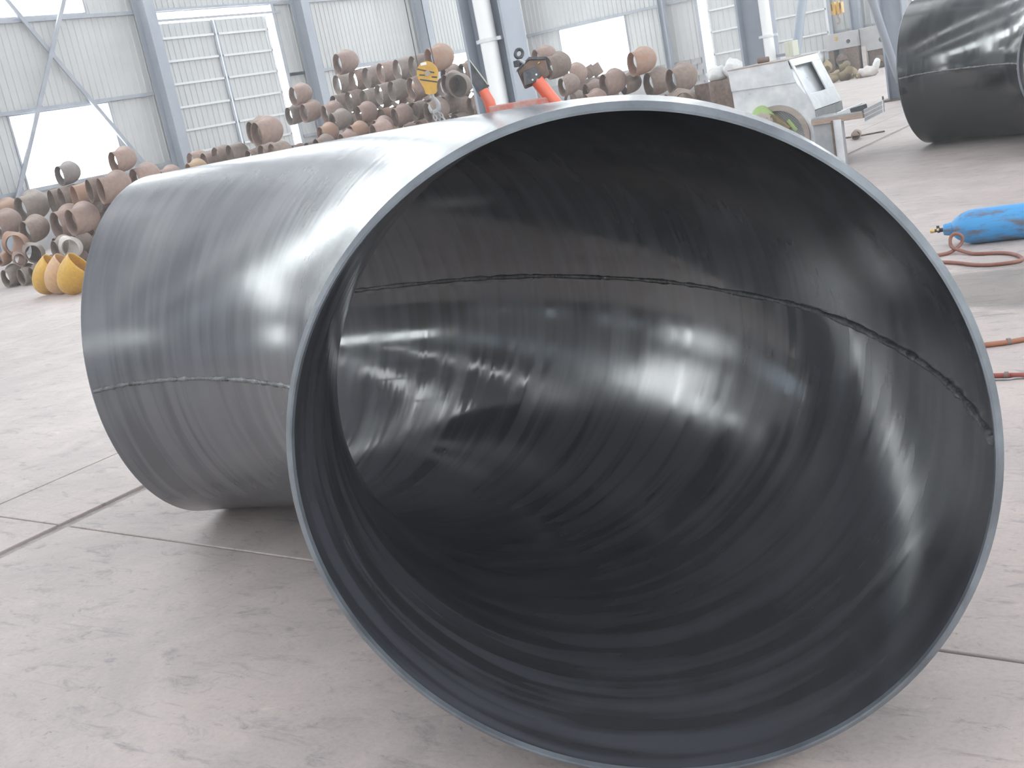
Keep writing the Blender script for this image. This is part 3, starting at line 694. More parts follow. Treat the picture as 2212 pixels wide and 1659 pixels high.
YO = mat('yellow_pinkish_rust', (0.66, 0.40, 0.16), 0.6, 0.0, (0.50, 0.33, 0.24), 7)
for (x, y, z, D, yaw, beta, bend, tint, g, label) in ELBOWS:
    o = ob('pipe_elbow', pile_mesh(bend), None, (x, y, z), (0, math.radians(beta), math.radians(yaw)), D)
    o.material_slots[0].link = 'OBJECT'; o.material_slots[0].material = RUST[tint]
    tag(o, label, 'pipe elbow', ELBOW_GROUPS[g])
# lower layers of the stacks (behind the black elbow): alike pieces
HID = [('left stack of rusty elbows', 'rusty elbow in the covered inner layers of the left stack', 13.85, [(-19.6 + 0.5 * k) for k in range(7)], (0.23, 0.65, 1.07), .44),
       ('low stack of elbows before the roller door', 'rusty elbow in the covered lower layers of the low stack by the roller door', 17.45, [(-20.3 + 0.5 * k) for k in range(7)], (0.21, 0.58, 0.95), .40),
       ('tall stack of rusty elbows', 'rusty elbow in the covered inner layers of the tall stack', 23.0, [(-20.6 + 0.5 * k) for k in range(11)], (0.23, 0.66, 1.09, 1.52, 1.95), .44),
       ('tall stack of rusty elbows', 'rusty elbow in the covered inner layers of the tall stack', 21.2, [(-20.6 + 0.5 * k) for k in range(11)], (0.23, 0.66, 1.09), .44),
       ('right stack of rusty elbows', 'rusty elbow in the covered lower layers of the right stack', 21.2, [(-13.6 + 0.5 * k) for k in range(8)], (0.20, 0.56), .40),
       ('right stack of rusty elbows', 'rusty elbow in the covered lower layers of the right stack', 21.25, [-12.3], (0.90,), .34),
       ('right stack of rusty elbows', 'rusty elbow in the covered lower layers of the right stack', 22.35, [-13.3, -12.8], (0.22, 0.65, 1.09), .44),
       ('right stack of rusty elbows', 'rusty elbow in the covered lower layers of the right stack', 20.25, [-10.1], (0.20, 0.53), .34),
       ('left stack of rusty elbows', 'rusty elbow in the covered inner layers of the left stack', 12.55, [-18.6, -18.0, -17.4, -16.8], (0.18, 0.46), .30),
       ('tall stack of rusty elbows', 'rusty elbow in the covered inner layers of the tall stack', 22.0, [(-19.3 + 0.5 * k) for k in range(6)], (1.53,), .42),
       ('low stack of elbows before the roller door', 'rusty elbow in the covered lower layers of the low stack by the roller door', 16.1, [(-20.2 + 0.46 * k) for k in range(10)], (0.20, 0.55, 0.91), .38),
       ('tall stack of rusty elbows', 'rusty elbow in the covered inner layers of the tall stack', 19.5, [(-18.9 + 0.46 * k) for k in range(7)], (0.20, 0.54, 0.87), .36)]
rr = random.Random(3)
for g, label, y, X, Z, D in HID:
    for k, z in enumerate(Z):
        for x in X:
            o = ob('pipe_elbow', pile_mesh(45), None, (x + (k % 2) * 0.25, y, z), (0, math.radians(10), math.radians(342)), D)
            o.material_slots[0].link = 'OBJECT'; o.material_slots[0].material = RUST[rr.choice('pbgbo')]
            tag(o, label, 'pipe elbow', g)
# three yellow elbows on the floor, mouths turned up and away
def aim(n, m):
    """rotation that turns the elbow's first mouth to n and its second towards m"""
    n = Vector(n).normalized(); m = Vector(m); m = (m - n * m.dot(n)).normalized()
    return Matrix((-m, -n, m.cross(n))).transposed().to_euler()
for (x, y, up, tint, label) in ((-15.16, 10.15, 0.45, 'y', 'yellow elbow on the floor left of the black elbow, leftmost of the three'),
                              (-14.72, 10.05, 0.5, 'o', 'yellow elbow on the floor with pinkish rust, middle of the three'),
                              (-14.18, 9.88, 0.5, 'y', 'yellow elbow on the floor touching the black elbow\'s outline, last of three')):
    me = pile_mesh(60); rot = aim((0.72, 0.50, up + 0.12), (-0.40, 0.85, -0.25))
    o = ob('pipe_elbow', me, None, (x, y, 0.0), rot, 0.41)
    o.material_slots[0].link = 'OBJECT'; o.material_slots[0].material = M['yellow'] if tint == 'y' else YO
    tag(o, label, 'pipe elbow', 'yellow elbows on the floor')
    R_ = rot.to_matrix(); P_ = [(R_ @ v.co) * 0.41 for v in me.vertices]
    o.location.z = -min(p.z for p in P_)
    ctr = sum(P_, Vector()) / len(P_); o.location.x -= ctr.x; o.location.y -= ctr.y
# short pipes far behind the right stack
for k in range(4):
    o = MB().lathe([(0, 0.12), (0.02, 0.135), (0.30, 0.135), (0.30, 0.115), (0.02, 0.115)], (0, 0, 0), (-0.3, -0.2, 0.9), 18, False).build('short_pipe', RUST['b'], None, (-15.69 + 0.2 * k, 27.0, 1.50 + 0.012 * k))
    tag(o, 'short brown pipe, %s of four in the row behind the right stack' % ('first', 'second', 'third', 'fourth')[k], 'pipe', 'short pipes under the bright window')
tag(MB().bx(-15.95, -14.85, 26.8, 27.4, 0, 1.49).build('pipe_crate', M['rustdark']), 'brown steel crate carrying the short pipes far behind the right stack', 'crate')

# ================================================================== CLAMP ON TOP OF THE BLACK ELBOW
c = empty('lifting_clamp', (-2.33, 3.55, 1.49)); tag(c, 'orange-red steel lifting clamp with black bolted jaws resting on the black elbow', 'clamp')
inv = Vector((-2.33, 3.55, 1.49))
def P(*p): return Vector(p) - inv
vd = Vector((-0.555, 0.83, 0))        # away from the camera
ac = Vector((0.83, 0.555, 0))
MB().beam(P(-2.412, 3.487, 1.494), P(-2.225, 3.618, 1.487), 0.034, 0.042).build('cross_bar', M['worn_red'], c, bevel=0.004)
MB().tube([P(-2.406, 3.50, 1.485), P(-2.409, 3.497, 1.53), P(-2.425, 3.495, 1.572)], [0.021, 0.020, 0.018], 14).build('left_arm', M['red'], c)
MB().tube([P(-2.212, 3.622, 1.470), P(-2.224, 3.618, 1.492), P(-2.272, 3.606, 1.577)], 0.0235, 18).build('right_arm', M['red'], c)
MB().add([P(*p) for p in ((-2.459, 3.500, 1.690), (-2.455, 3.480, 1.602), (-2.434, 3.478, 1.553), (-2.403, 3.506, 1.583))] + [P(*p) + vd * 0.014 for p in ((-2.459, 3.500, 1.690), (-2.455, 3.480, 1.602), (-2.434, 3.478, 1.553), (-2.403, 3.506, 1.583))],
         [(0, 1, 2, 3), (7, 6, 5, 4), (0, 4, 5, 1), (1, 5, 6, 2), (2, 6, 7, 3), (3, 7, 4, 0)]).build('left_jaw', M['dark'], c, bevel=0.001)
MB().beam(P(-2.457, 3.492, 1.686), P(-2.404, 3.500, 1.588), 0.003, 0.003).build('jaw_edge', M['zinc'], c)
def slab(pts, t, off=0.0):
    q = [P(*p) + vd * off for p in pts]; k = len(q); w = [v + vd * t for v in q]
    return MB().add(q + w, [tuple(range(k)), tuple(range(2 * k - 1, k - 1, -1))] + [(i, i + k, (i + 1) % k + k, (i + 1) % k) for i in range(k)])
slab([(-2.306, 3.587, 1.608), (-2.273, 3.613, 1.617), (-2.252, 3.619, 1.583), (-2.268, 3.606, 1.566), (-2.303, 3.575, 1.560)], 0.016, -0.022).build('right_jaw', M['dark'], c, bevel=0.0015)
for p in ((-2.268, 3.609, 1.590), (-2.280, 3.598, 1.575)):
    q = P(*p) - vd * 0.022; MB().cyl(q + vd * 0.004, q - vd * 0.005, 0.0036, 8).build('bolt', M['zinc'], c)
slab([(-2.323, 3.577, 1.617), (-2.287, 3.613, 1.649), (-2.240, 3.643, 1.638), (-2.228, 3.633, 1.580), (-2.262, 3.610, 1.560), (-2.306, 3.580, 1.548)], 0.045, 0.0).build('jaw_housing', M['rustdark'], c, bevel=0.005)
slab([(-2.326, 3.574, 1.611), (-2.290, 3.609, 1.645), (-2.238, 3.645, 1.634), (-2.237, 3.647, 1.644), (-2.288, 3.614, 1.654), (-2.324, 3.579, 1.620)], 0.056, -0.005).build('housing_cover', M['dark'], c, bevel=0.001)
slab([(-2.262, 3.622, 1.628), (-2.256, 3.626, 1.632), (-2.254, 3.626, 1.629), (-2.260, 3.622, 1.625)], 0.004, -0.004).build('yellow_mark', M['yellow'], c)
slab([(-2.243, 3.640, 1.602), (-2.222, 3.650, 1.590), (-2.236, 3.640, 1.568), (-2.256, 3.630, 1.578)], 0.012, 0.01).build('housing_flap', M['rustdark'], c, bevel=0.002)
rc = P(-2.317, 3.60, 1.672); e1 = (ac * 0.75 + Vector((0, 0, -0.66))).normalized(); e2 = (ac * 0.5 + vd * 0.6 + Vector((0, 0, 0.62))).normalized()
MB().tube([rc + (e1 * math.cos(a) * 0.013 + e2 * math.sin(a) * 0.019) for a in [2 * PI * i / 20 for i in range(20)]], 0.0062, 8, closed=True).build('shackle', M['dark'], c)
MB().cyl(P(-2.322, 3.59, 1.655), P(-2.300, 3.60, 1.635), 0.008, 12).build('shackle_pin', M['galvdark'], c)
MB().bx(*[v for ab in zip(P(-2.332, 3.575, 1.628), P(-2.312, 3.598, 1.650)) for v in ab]).build('shackle_lug', M['dark'], c, bevel=0.002)
for p, q in (((-2.41, 3.50, 1.497), (-2.40, 3.505, 1.460)), ((-2.222, 3.622, 1.485), (-2.216, 3.626, 1.395)), ((-2.315, 3.556, 1.49), (-2.31, 3.56, 1.435))):
    MB().beam(P(*p), P(*q), 0.026, 0.03).build('foot', M['dark'], c)

# ================================================================== CRANE HOOKS
def chain(root, pts, m, link=0.05, r=0.006):
    P_ = smooth_path(pts, 10); d = 0; last = P_[0]; k = 0
    for p in P_[1:]:
        if (p - last).length >= link:
            t = (p - last).normalized(); mid = (p + last) / 2; s = t.cross(Vector((0, 0, 1)) if abs(t.z) < 0.9 else Vector((1, 0, 0))).normalized()
            if k % 2: s = t.cross(s)
            MB().tube([mid + t * math.cos(a) * link * 0.72 + s * math.sin(a) * link * 0.33 for a in [2 * PI * i / 10 for i in range(10)]], r, 5, closed=True).build('chain_link', m, root); last = p; k += 1
h = empty('hook_block', (-10.64, 14.03, 1.73), (0, 0, 0.62)); tag(h, 'yellow crane hook block with black stripes hanging before the tall stack', 'hook block')
tiltm = Matrix.Rotation(-0.03, 3, 'Y')
def pear(y0, y1, s=1.0):
    poly = []
    for i in range(21): a = math.radians(-32 + 244 * i / 20); poly.append((0.155 * s * math.cos(a), 0.30 + 0.172 * s * math.sin(a)))
    poly += [(-0.095 * s, 0.11), (-0.085 * s, 0.02), (-0.03, 0.0), (0.05, 0.0), (0.085 * s, 0.03), (0.095 * s, 0.11)]
    return MB().prism(poly, y0, y1)
for y0, y1 in ((-0.10, -0.075), (0.075, 0.10)): pear(y0, y1).build('cheek_plate', M['yellow'], h, bevel=0.004)
for yy in (-0.035, 0.035): MB().lathe([(-0.03, 0.15), (-0.012, 0.135), (0.012, 0.135), (0.03, 0.15)], (0, yy, 0.30), (0, 1, 0), 24).build('sheave', M['dark'], h)
MB().cyl((0, -0.118, 0.30), (0, 0.118, 0.30), 0.04, 18).build('sheave_pin', M['ringrust'], h)
for (a, b) in (((-0.13, 0.345), (0.10, 0.26)), ((-0.12, 0.30), (-0.045, 0.282)), ((0.05, 0.24), (0.125, 0.22)), ((-0.125, 0.235), (0.115, 0.155))):
    MB().beam((a[0], -0.1025, a[1] + (0.04 if a[0] == -0.13 else 0)), (b[0], -0.1025, b[1] + (0.03 if a[0] == -0.13 else 0)), 0.004, 0.020, (0, 0, 1)).build('stripe', M['blackpaint'], h)
MB().box((-0.03, -0.1015, 0.44), (0.085, 0.004, 0.038)).build('sticker', M['whiteworn'], h)
MB().bx(-0.05, 0.05, -0.075, 0.075, 0.02, 0.08).build('crosshead', M['yellow'], h, bevel=0.005)
MB().cyl((0, 0, 0.02), (0, 0, -0.05), 0.032, 14).build('hook_shank', M['galvdark'], h)
MB().tube([(0.0, 0, -0.04), (0.035, 0, -0.09), (0.065, 0, -0.15), (0.055, 0, -0.22), (0.0, 0, -0.26), (-0.06, 0, -0.23), (-0.075, 0, -0.17), (-0.065, 0, -0.13)], [0.028, 0.03, 0.034, 0.036, 0.034, 0.028, 0.02, 0.01], 12).build('hook', M['galvdark'], h)
for k, (dx, dy) in enumerate(((-0.13, -0.035), (0.13, 0.035))): MB().tube([(dx * 0.9, dy, 0.30), (dx * 0.75, dy, 11.2)], 0.008, 6).build('wire_rope', M['dark'], h)
cs = empty('chain_sling', (-10.64, 14.03, 1.50), (0, 0, 0.62)); tag(cs, 'grey chain sling hanging from the near yellow hook block', 'chain')
for x0, y0, x1 in ((-0.03, -0.02, 0.02), (0.0, 0.02, 0.14), (0.03, 0, 0.30)): chain(cs, [(x0, y0, 0.0), (x0 + 0.3 * (x1 - x0), y0 - 0.02, -0.16), (x1, y0 - 0.04, -0.55), (x1 + 0.08, y0 - 0.05, -1.1)], M['galvdark'], 0.062, 0.010)
h2 = empty('hook_block', (-10.49, 32.0, 1.86), (0, 0, 0)); tag(h2, 'small yellow crane hook block seen edge-on against the far end door', 'hook block')
for s in (-1, 1):
    MB().prism([(s * 0.055 + x * 0.075, z) for x, z in ((-0.5, 0.02), (0.4, 0.0), (0.55, 0.1), (0.55, 0.26), (0.25, 0.345), (-0.25, 0.345), (-0.5, 0.28))], -0.11, 0.11).build('cheek_plate', M['yellow'], h2, bevel=0.01)
    MB().bx(s * 0.13, s * 0.152, -0.10, 0.10, 0.03, 0.31).build('guard', M['yellow'], h2, bevel=0.008)
    MB().bx(s * 0.102, s * 0.124, -0.09, 0.09, 0.14, 0.30).build('sheave', M['dark'], h2)
MB().bx(-0.10, 0.10, -0.08, 0.08, 0.10, 0.22).build('crosshead', M['yellow'], h2, bevel=0.01)
MB().tube([(0, 0, 0.05), (0, 0, -0.06), (0.03, 0, -0.11), (0.02, 0, -0.19), (-0.02, 0, -0.23), (-0.05, 0, -0.19)], [0.025, 0.028, 0.03, 0.028, 0.022, 0.01], 10).build('hook', M['ringrust'], h2)
for s in (-1, 1): MB().tube([(s * 0.115, 0, 0.25), (s * 0.09, 0, 11.1)], 0.008, 6).build('wire_rope', M['dark'], h2)

# ================================================================== SHEET METAL MACHINE
mc = empty('sheet_metal_machine', (-5.3, 14.2, 0)); tag(mc, 'white-grey sheet metal machine with slanted hood, round mesh guard and side tray', 'machine')
mo = Vector((5.3, -14.2, 0))
def mb(b, name, m, bevel=0.0, parent=None):
    b.v = [tuple(Vector(v) + mo) for v in b.v]; return b.build(name, m, parent or mc, bevel=bevel)
Y0, Y1 = 13.75, 14.72
# front sheet with the arched opening, in two sheets (upper overlaps lower)
up_poly = [(-5.925, 1.295), (-5.165, 1.295), (-5.150, 1.225), (-5.098, 1.020), (-5.915, 1.040)]
mb(MB().prism(up_poly, Y0 - 0.008, Y0 + 0.012), 'upper_front_sheet', M['galv'], 0.004)
ccx, ccz, cr = -5.40, 0.40, 0.385
arc = [(ccx + cr * math.cos(a), ccz + cr * math.sin(a)) for a in [math.radians(0 + 180 * i / 24) for i in range(25)]]
low = [(-5.912, 1.045), (-5.104, 1.028), (-4.972, 0.812), (-4.918, 0.676), (-4.908, 0.0), (ccx + cr, 0.0)] + arc + [(ccx - cr, 0.0), (-5.90, 0.0)]
mb(MB().prism(low, Y0 + 0.012, Y0 + 0.028), 'lower_front_sheet', M['galv'])
mb(MB().prism([(-5.925, 1.30), (-5.165, 1.30), (-5.165, 1.285), (-5.925, 1.285)], Y0 - 0.012, Y1), 'top_sheet', M['ringrust'])
mb(MB().prism([(-5.925, 1.285), (-5.91, 1.285), (-5.895, 0.0), (-5.91, 0.0)], Y0 + 0.03, Y1), 'left_sheet', M['galvdark'])
mb(MB().prism([(-5.92, 1.285), (-5.165, 1.285), (-4.92, 0.67), (-4.92, 0.0), (-5.90, 0.0)], Y1 - 0.02, Y1), 'back_sheet', M['galv'])
# slanted side with a deep window opening
a, b = Vector((-5.155, 0, 1.285)), Vector((-4.915, 0, 0.665)); n_ = Vector((0.62, 0, 0.24)).normalized()
def slant(s, y): return a + (b - a) * s + Vector((0, y, 0))
def plate(s0, s1, y0, y1, t=0.018, off=0.0):
    q = [slant(s0, y0), slant(s1, y0), slant(s1, y1), slant(s0, y1)]; q = [v + n_ * off for v in q]; o_ = [v + n_ * t for v in q]
    return MB().add(q + o_, [(0, 1, 2, 3), (7, 6, 5, 4), (0, 4, 5, 1), (1, 5, 6, 2), (2, 6, 7, 3), (3, 7, 4, 0)])
hf = mb(plate(0, 0.13, Y0, Y1), 'hood_frame', M['galv'], 0.004)
for args in ((0.70, 1.0, Y0, Y1), (0.13, 0.70, Y0, Y0 + 0.06), (0.13, 0.70, Y1 - 0.30, Y1)): mb(plate(*args), 'hood_frame', M['galv'], 0.003)
mb(plate(0.06, 0.9, Y0 + 0.03, Y1 - 0.05, 0.01, -0.07), 'hood_inner_panel', M['galv'])
mb(plate(0.10, 0.75, Y1 - 0.31, Y1 - 0.29, 0.0, -0.07), 'hood_inner_side', M['galvdark'])
mb(plate(0.70, 0.72, Y0 + 0.04, Y1 - 0.29, 0.0, -0.07), 'hood_inner_sill', M['galvdark'])
mb(MB().prism([(-4.90, 0.665), (-4.965, 0.62), (-5.0, 0.56), (-4.90, 0.56)], Y0 + 0.03, Y1), 'hood_foot', M['galvdark'])
# ring, mesh guard, green motor
ring = MB(); k = 48
V = []; F = []
for rr_, yy in ((cr + 0.01, Y0 - 0.012), (cr - 0.055, Y0 - 0.012), (cr - 0.055, Y0 + 0.03), (cr + 0.01, Y0 + 0.03)):
    V += [(ccx + rr_ * math.cos(2 * PI * i / k), yy, ccz + rr_ * math.sin(2 * PI * i / k)) for i in range(k)]
for q in range(4):
    for i in range(k): F.append((q * k + i, q * k + (i + 1) % k, ((q + 1) % 4) * k + (i + 1) % k, ((q + 1) % 4) * k + i))
V = [(x, y, max(z, 0.03)) for x, y, z in V]
mb(MB().add(V, F), 'guard_ring', M['ringrust'])
wm = MB()
for i in range(-16, 17):
    o_ = i * 0.022
    for s in (1, -1):
        d_ = 0.33 * 0.33 - (o_ * 0.707) ** 2 * 1.0
        if d_ <= 0: continue
        L_ = math.sqrt(d_); cx_, cz_ = ccx + o_ * 0.707, ccz + s * o_ * -0.707
        u_ = Vector((0.707, 0, s * 0.707)); p_ = Vector((cx_, Y0 + 0.02, cz_))
        wm.beam(p_ - u_ * L_, p_ + u_ * L_, 0.0035, 0.0035, (0, 1, 0))
w_ = mb(wm, 'guard_mesh', M['wire']); w_['kind'] = 'stuff'
mb(MB().cyl((ccx, Y0 + 0.10, ccz), (ccx, Y0 + 0.13, ccz), 0.36, 32), 'guard_backing', M['lightsteel'])
mt = mb(MB().lathe([(0, 0.08), (0.02, 0.115), (0.05, 0.12), (0.18, 0.12), (0.21, 0.10)], (-5.60, Y0 - 0.02, 0.735), (0.55, -0.45, -0.42), 20), 'motor', M['green'], 0)
mb(MB().lathe([(0, 0.085), (0.05, 0.085), (0.05, 0.05), (0.30, 0.05)], (-5.47, Y0 - 0.13, 0.66), (0.6, 0.1, -0.55), 16), 'motor_bracket', M['scrap'], 0)
mb(MB().lathe([(0, 0.10), (0.02, 0.115), (0.06, 0.115), (0.08, 0.09)], (-5.50, Y0 - 0.16, 0.62), (0.25, -0.6, 0.2), 20), 'pulley', M['ringrust'], 0)
mb(MB().beam((-5.24, Y0 - 0.04, 0.60), (-5.15, Y0 - 0.04, 0.47), 0.04, 0.03, (0, 1, 0)), 'handle', M['green'], 0.004)
mb(MB().beam((-5.45, Y0 - 0.05, 0.70), (-5.22, Y0 - 0.05, 0.50), 0.05, 0.12, (0, 1, 0)), 'motor_rail', M['scrap'], 0.004)
# side leg, tray and mesh plate
mb(MB().bx(-4.91, -4.645, 13.62, 13.64, 0.0, 0.555), 'leg_sheet', M['galvdark'])
mb(MB().bx(-4.655, -4.555, 13.56, 13.66, 0.0, 0.53), 'leg_post', M['galv'], 0.004)
mb(MB().bx(-4.67, -4.65, 13.54, 13.60, 0.0, 0.53), 'leg_edge', M['rustdark'])
mb(MB().bx(-4.91, -4.30, 13.57, 13.90, 0.505, 0.565), 'tray_board', M['wood'], 0.003)
mb(MB().bx(-4.91, -4.31, 13.58, 13.99, 0.565, 0.585), 'tray_sheet', M['galvdark'], 0.003)
mb(MB().beam((-4.62, 13.62, 0.60), (-4.37, 13.80, 0.655), 0.03, 0.015), 'tray_bar', M['galv'], 0.003)
mb(MB().beam((-4.45, 13.62, 0.60), (-4.27, 13.66, 0.625), 0.05, 0.06), 'tray_block', M['dark'], 0.004)
mp_ = [(-4.293, 13.6, 0.597), (-4.06, 13.62, 0.674), (-4.066, 13.62, 0.534), (-4.295, 13.6, 0.455)]
mb(MB().add(mp_ + [(x, y + 0.008, z) for x, y, z in mp_], [(0, 1, 2, 3), (7, 6, 5, 4), (0, 4, 5, 1), (1, 5, 6, 2), (2, 6, 7, 3), (3, 7, 4, 0)]), 'mesh_plate', M['galvdark'])
A_, B_, C_, D_ = [Vector(p) for p in mp_]
for t in (0.02, 0.34, 0.66, 0.97): mb(MB().beam(A_.lerp(D_, t) - Vector((0, .006, 0)), B_.lerp(C_, t) - Vector((0, .006, 0)), 0.006, 0.006), 'plate_rib', M['lightsteel'])
mb(MB().beam(B_.lerp(A_, .06), C_.lerp(D_, .06), 0.02, 0.012), 'plate_hinge', M['galv'])
sp = MB().lathe([(0, 0.034), (0.14, 0.034), (0.14, 0.026), (0.01, 0.026)], (-6.02 + 0.25, 14.35, 1.334), (0.9, 0.1, 0.0), 14, False).build('short_pipe', RUST['b']); tag(sp, 'small brown pipe end lying on top of the sheet metal machine', 'pipe')

# ================================================================== DRUM, SACKS, BOXES BY THE MACHINE
d = MB().lathe([(0, 0.175), (0.0, 0.18), (0.9, 0.18), (1.075, 0.178), (1.075, 0.165), (0.5, 0.165)], (0, 0, 0), (0, 0, 1), 28, False).build('steel_drum', M['rustdark'], None, (-8.37, 19.0, 0)); tag(d, 'upright dark brown steel drum between the right stack and the sheet metal machine', 'drum')
def sack(name, loc, size, label, m, seed, rot=(0, 0, 0)):
    bm = bmesh.new(); bmesh.ops.create_icosphere(bm, subdivisions=3, radius=1.0); r_ = random.Random(seed)
    ph = [r_.uniform(0, 6) for _ in range(6)]
    for v in bm.verts:
        c_ = v.co.copy(); f = 1 + 0.10 * math.sin(5 * c_.x + ph[0]) * math.cos(4 * c_.z + ph[1]) + 0.07 * math.sin(9 * c_.y + ph[2] + 3 * c_.z) + 0.05 * math.sin(13 * c_.z + ph[3] + 4 * c_.x)
        v.co = Vector((c_.x * f * size[0], c_.y * f * size[1], max(c_.z * f, -0.72) * size[2]))
        if c_.z > 0.8: v.co.x *= 1.0 + 0.25 * math.sin(7 * c_.y + ph[4]); v.co.z += 0.10 * size[2] * math.sin(8 * c_.x + ph[5])
    zl = min(v.co.z for v in bm.verts)
    for v in bm.verts: v.co.z -= zl
    me = bpy.data.meshes.new(name); bm.to_mesh(me); bm.free()
    for p in me.polygons: p.use_smooth = True
    me.materials.append(m); o = ob(name, me, None, loc, rot); tag(o, label, 'sack'); return o
tag(MB().bx(-9.0, -7.55, 19.35, 20.1, 0, 1.05).build('scrap_bin', M['rustdark']), 'brown steel scrap bin behind the drum, carrying two white sacks', 'bin')
sack('woven_sack', (-8.66, 19.62, 1.05), (0.17, 0.2, 0.15), 'white woven sack on the scrap bin, left one, beside the largest brown elbow', M['sack'], 1)
sack('woven_sack', (-8.33, 19.62, 1.05), (0.17, 0.2, 0.19), 'white crumpled sack on the scrap bin, right one, at the machine\'s corner', M['sack'], 2)
eb = empty('electric_box', (-6.09, 16.35, 1.28)); tag(eb, 'cream electric box beside the column behind the sheet metal machine', 'box')
MB().bx(-0.06, 0.06, -0.03, 0.20, 0.0, 0.21).build('box_body', M['cream'], eb, bevel=0.005)
MB().bx(-0.058, 0.0, -0.036, -0.03, 0.03, 0.2).build('box_door', M['cream'], eb, bevel=0.003)
MB().bx(-0.4, 0.06, 0.20, 0.23, 0.02, 0.06).build('bracket', M['girt'], eb)

# ================================================================== FAR SCRAP BEFORE THE END WALL
bx1 = empty('steel_box', (-13.12, 40.3, 0)); tag(bx1, 'grey steel machine block with a round hole, before the far end door', 'machine')
MB().bx(-0.54, 0.54, -0.25, 0.2, 0.83, 1.36).build('block', M['plinth'], bx1, bevel=0.02)
MB().cyl((0.23, -0.262, 1.04), (0.23, -0.2, 1.04), 0.065, 20).build('hole', M['blackpaint'], bx1)  # black disc painted in for the shade inside a hole
MB().bx(0.02, 0.52, -0.22, 0.18, 0.0, 0.83).build('pedestal', M['rustdark'], bx1, bevel=0.02)
MB().bx(-0.50, -0.30, -0.2, 0.3, 0.0, 0.83).build('pedestal', M['rustdark'], bx1, bevel=0.02)
MB().lathe([(0, 0.15), (0.0, 0.19), (0.05, 0.21), (0.1, 0.19)], (-0.02, -0.36, 0.47), (0, 1, 0), 24).build('flywheel', M['rustdark'], bx1)
MB().bx(-0.20, -0.12, -0.262, -0.25, 1.13, 1.26).build('orange_tag', M['yellow'], bx1)
bx2 = empty('steel_box', (-12.16, 40.35, 0)); tag(bx2, 'grey steel plate standing on dark rusty stumps, right of the block with the hole', 'machine')
MB().bx(-0.40, 0.42, -0.08, 0.1, 0.60, 1.37).build('plate', M['plinth'], bx2, bevel=0.02)
MB().cyl((0.30, -0.10, 0.90), (0.30, -0.05, 0.90), 0.09, 16).build('hole', M['blackpaint'], bx2)  # another black disc for a hole's dark inside
MB().bx(-0.36, -0.22, -0.2, 0.2, 0.0, 0.78).build('stump', M['sackgrey'], bx2)
MB().bx(-0.22, 0.45, 0.0, 0.3, 0.0, 0.6).build('stump', M['rustdark'], bx2, bevel=0.02)
MB().lathe([(0, 0.13), (0, 0.18), (0.1, 0.2), (0.2, 0.18)], (0.18, -0.22, 0.22), (0, 1, 0), 22).build('flywheel', M['rustdark'], bx2)
tag(MB().bx(-14.25, -13.72, 40.1, 40.7, 0, 0.42).build('rusty_crate', M['rustdark']), 'low rusty crate under the white sack at the far end wall', 'crate')
sack('woven_sack', (-13.98, 40.2, 0.42), (0.16, 0.2, 0.26), 'white sack standing on the low rusty crate at the far end wall', M['sack'], 5)
sp2 = MB().lathe([(0, 0.10), (0.5, 0.10), (0.5, 0.085), (0.05, 0.085)], (-13.70, 40.0, 0.47), (0.02, 1, 0), 18, False).build('short_pipe', M['rustdark']); tag(sp2, 'dark pipe end beside the white sack on the low rusty crate', 'pipe')
tag(MB().bx(-13.72, -13.63, 39.95, 40.6, 0, 0.36).build('pipe_rest', M['rustdark']), 'rusty rest holding the dark pipe end at the far end wall', 'stand')
sack('woven_sack', (-10.93, 35.4, 0.0), (0.28, 0.3, 0.17), 'dusty grey sack slumped on the floor beside the far scrap heap', M['sackgrey'], 7, (0, 0, 0.4))
sack('woven_sack', (-10.76, 35.55, 0.16), (0.10, 0.12, 0.20), 'pale sack neck poking up from the dusty grey sack', M['sack'], 8, (0, 0.4, 0))
rs = random.Random(11)
WHERE = [(-12.15, 35.5, .40, .24, 'leftmost'), (-11.85, 35.7, .36, .22, 'topmost'), (-11.72, 35.3, .16, .26, 'middle'), (-11.45, 35.2, .12, .18, 'right'), (-11.20, 35.15, .07, .14, 'rightmost'), (-11.85, 34.9, .10, .17, 'front'), (-12.05, 35.0, .14, .22, 'front left'), (-12.25, 35.9, .14, .26, 'rear left'), (-11.95, 36.0, .13, .26, 'rear'), (-11.55, 35.75, .13, .24, 'rear right')]
for x, y, z, D_, w_ in WHERE:
    o = ob('scrap_elbow', pile_mesh(rs.choice((60, 90))), None, (x, y, z), (rs.uniform(-.4, .4), rs.uniform(0, .7), rs.uniform(4.6, 6.6)), D_); o.material_slots[0].link = 'OBJECT'; o.material_slots[0].material = M['scrap']
    R_ = o.rotation_euler.to_matrix(); zm = min((R_ @ v.co).z for v in o.data.vertices) * D_; o.location.z = max(z, -zm) if z > 0.3 else -zm
    tag(o, 'olive-brown small elbow, %s of the scrap heap on the far floor' % w_, 'pipe elbow', 'scrap heap elbows')
pp = empty('short_pipe', (-5.40, 16.60, 0.06)); tag(pp, 'short rusty pipe end lying on the floor right of the sheet metal machine', 'pipe')
MB().lathe([(0, 0.058), (0.0, 0.062), (0.26, 0.062), (0.26, 0.05), (0.02, 0.05)], (0.05, -0.14, 0.002), (-0.22, 0.95, 0), 20, False).build('pipe_wall', RUST['b'], pp)
MB().cyl((0.05 - 0.022, -0.14 + 0.095, 0.002), (0.05 - 0.024, -0.14 + 0.105, 0.002), 0.05, 16).build('bore_shade_disc', M['blackpaint'], pp)  # black disc across the bore, stands for the shade inside
tag(MB().tube(smooth_path([(-5.75, 16.9, .012), (-5.5, 16.85, .012), (-5.3, 16.95, .012), (-5.12, 17.05, .012)], 5), 0.012, 6).build('steel_bar', M['rustdark']), 'thin dark steel bar on the floor behind the short rusty pipe end', 'bar')

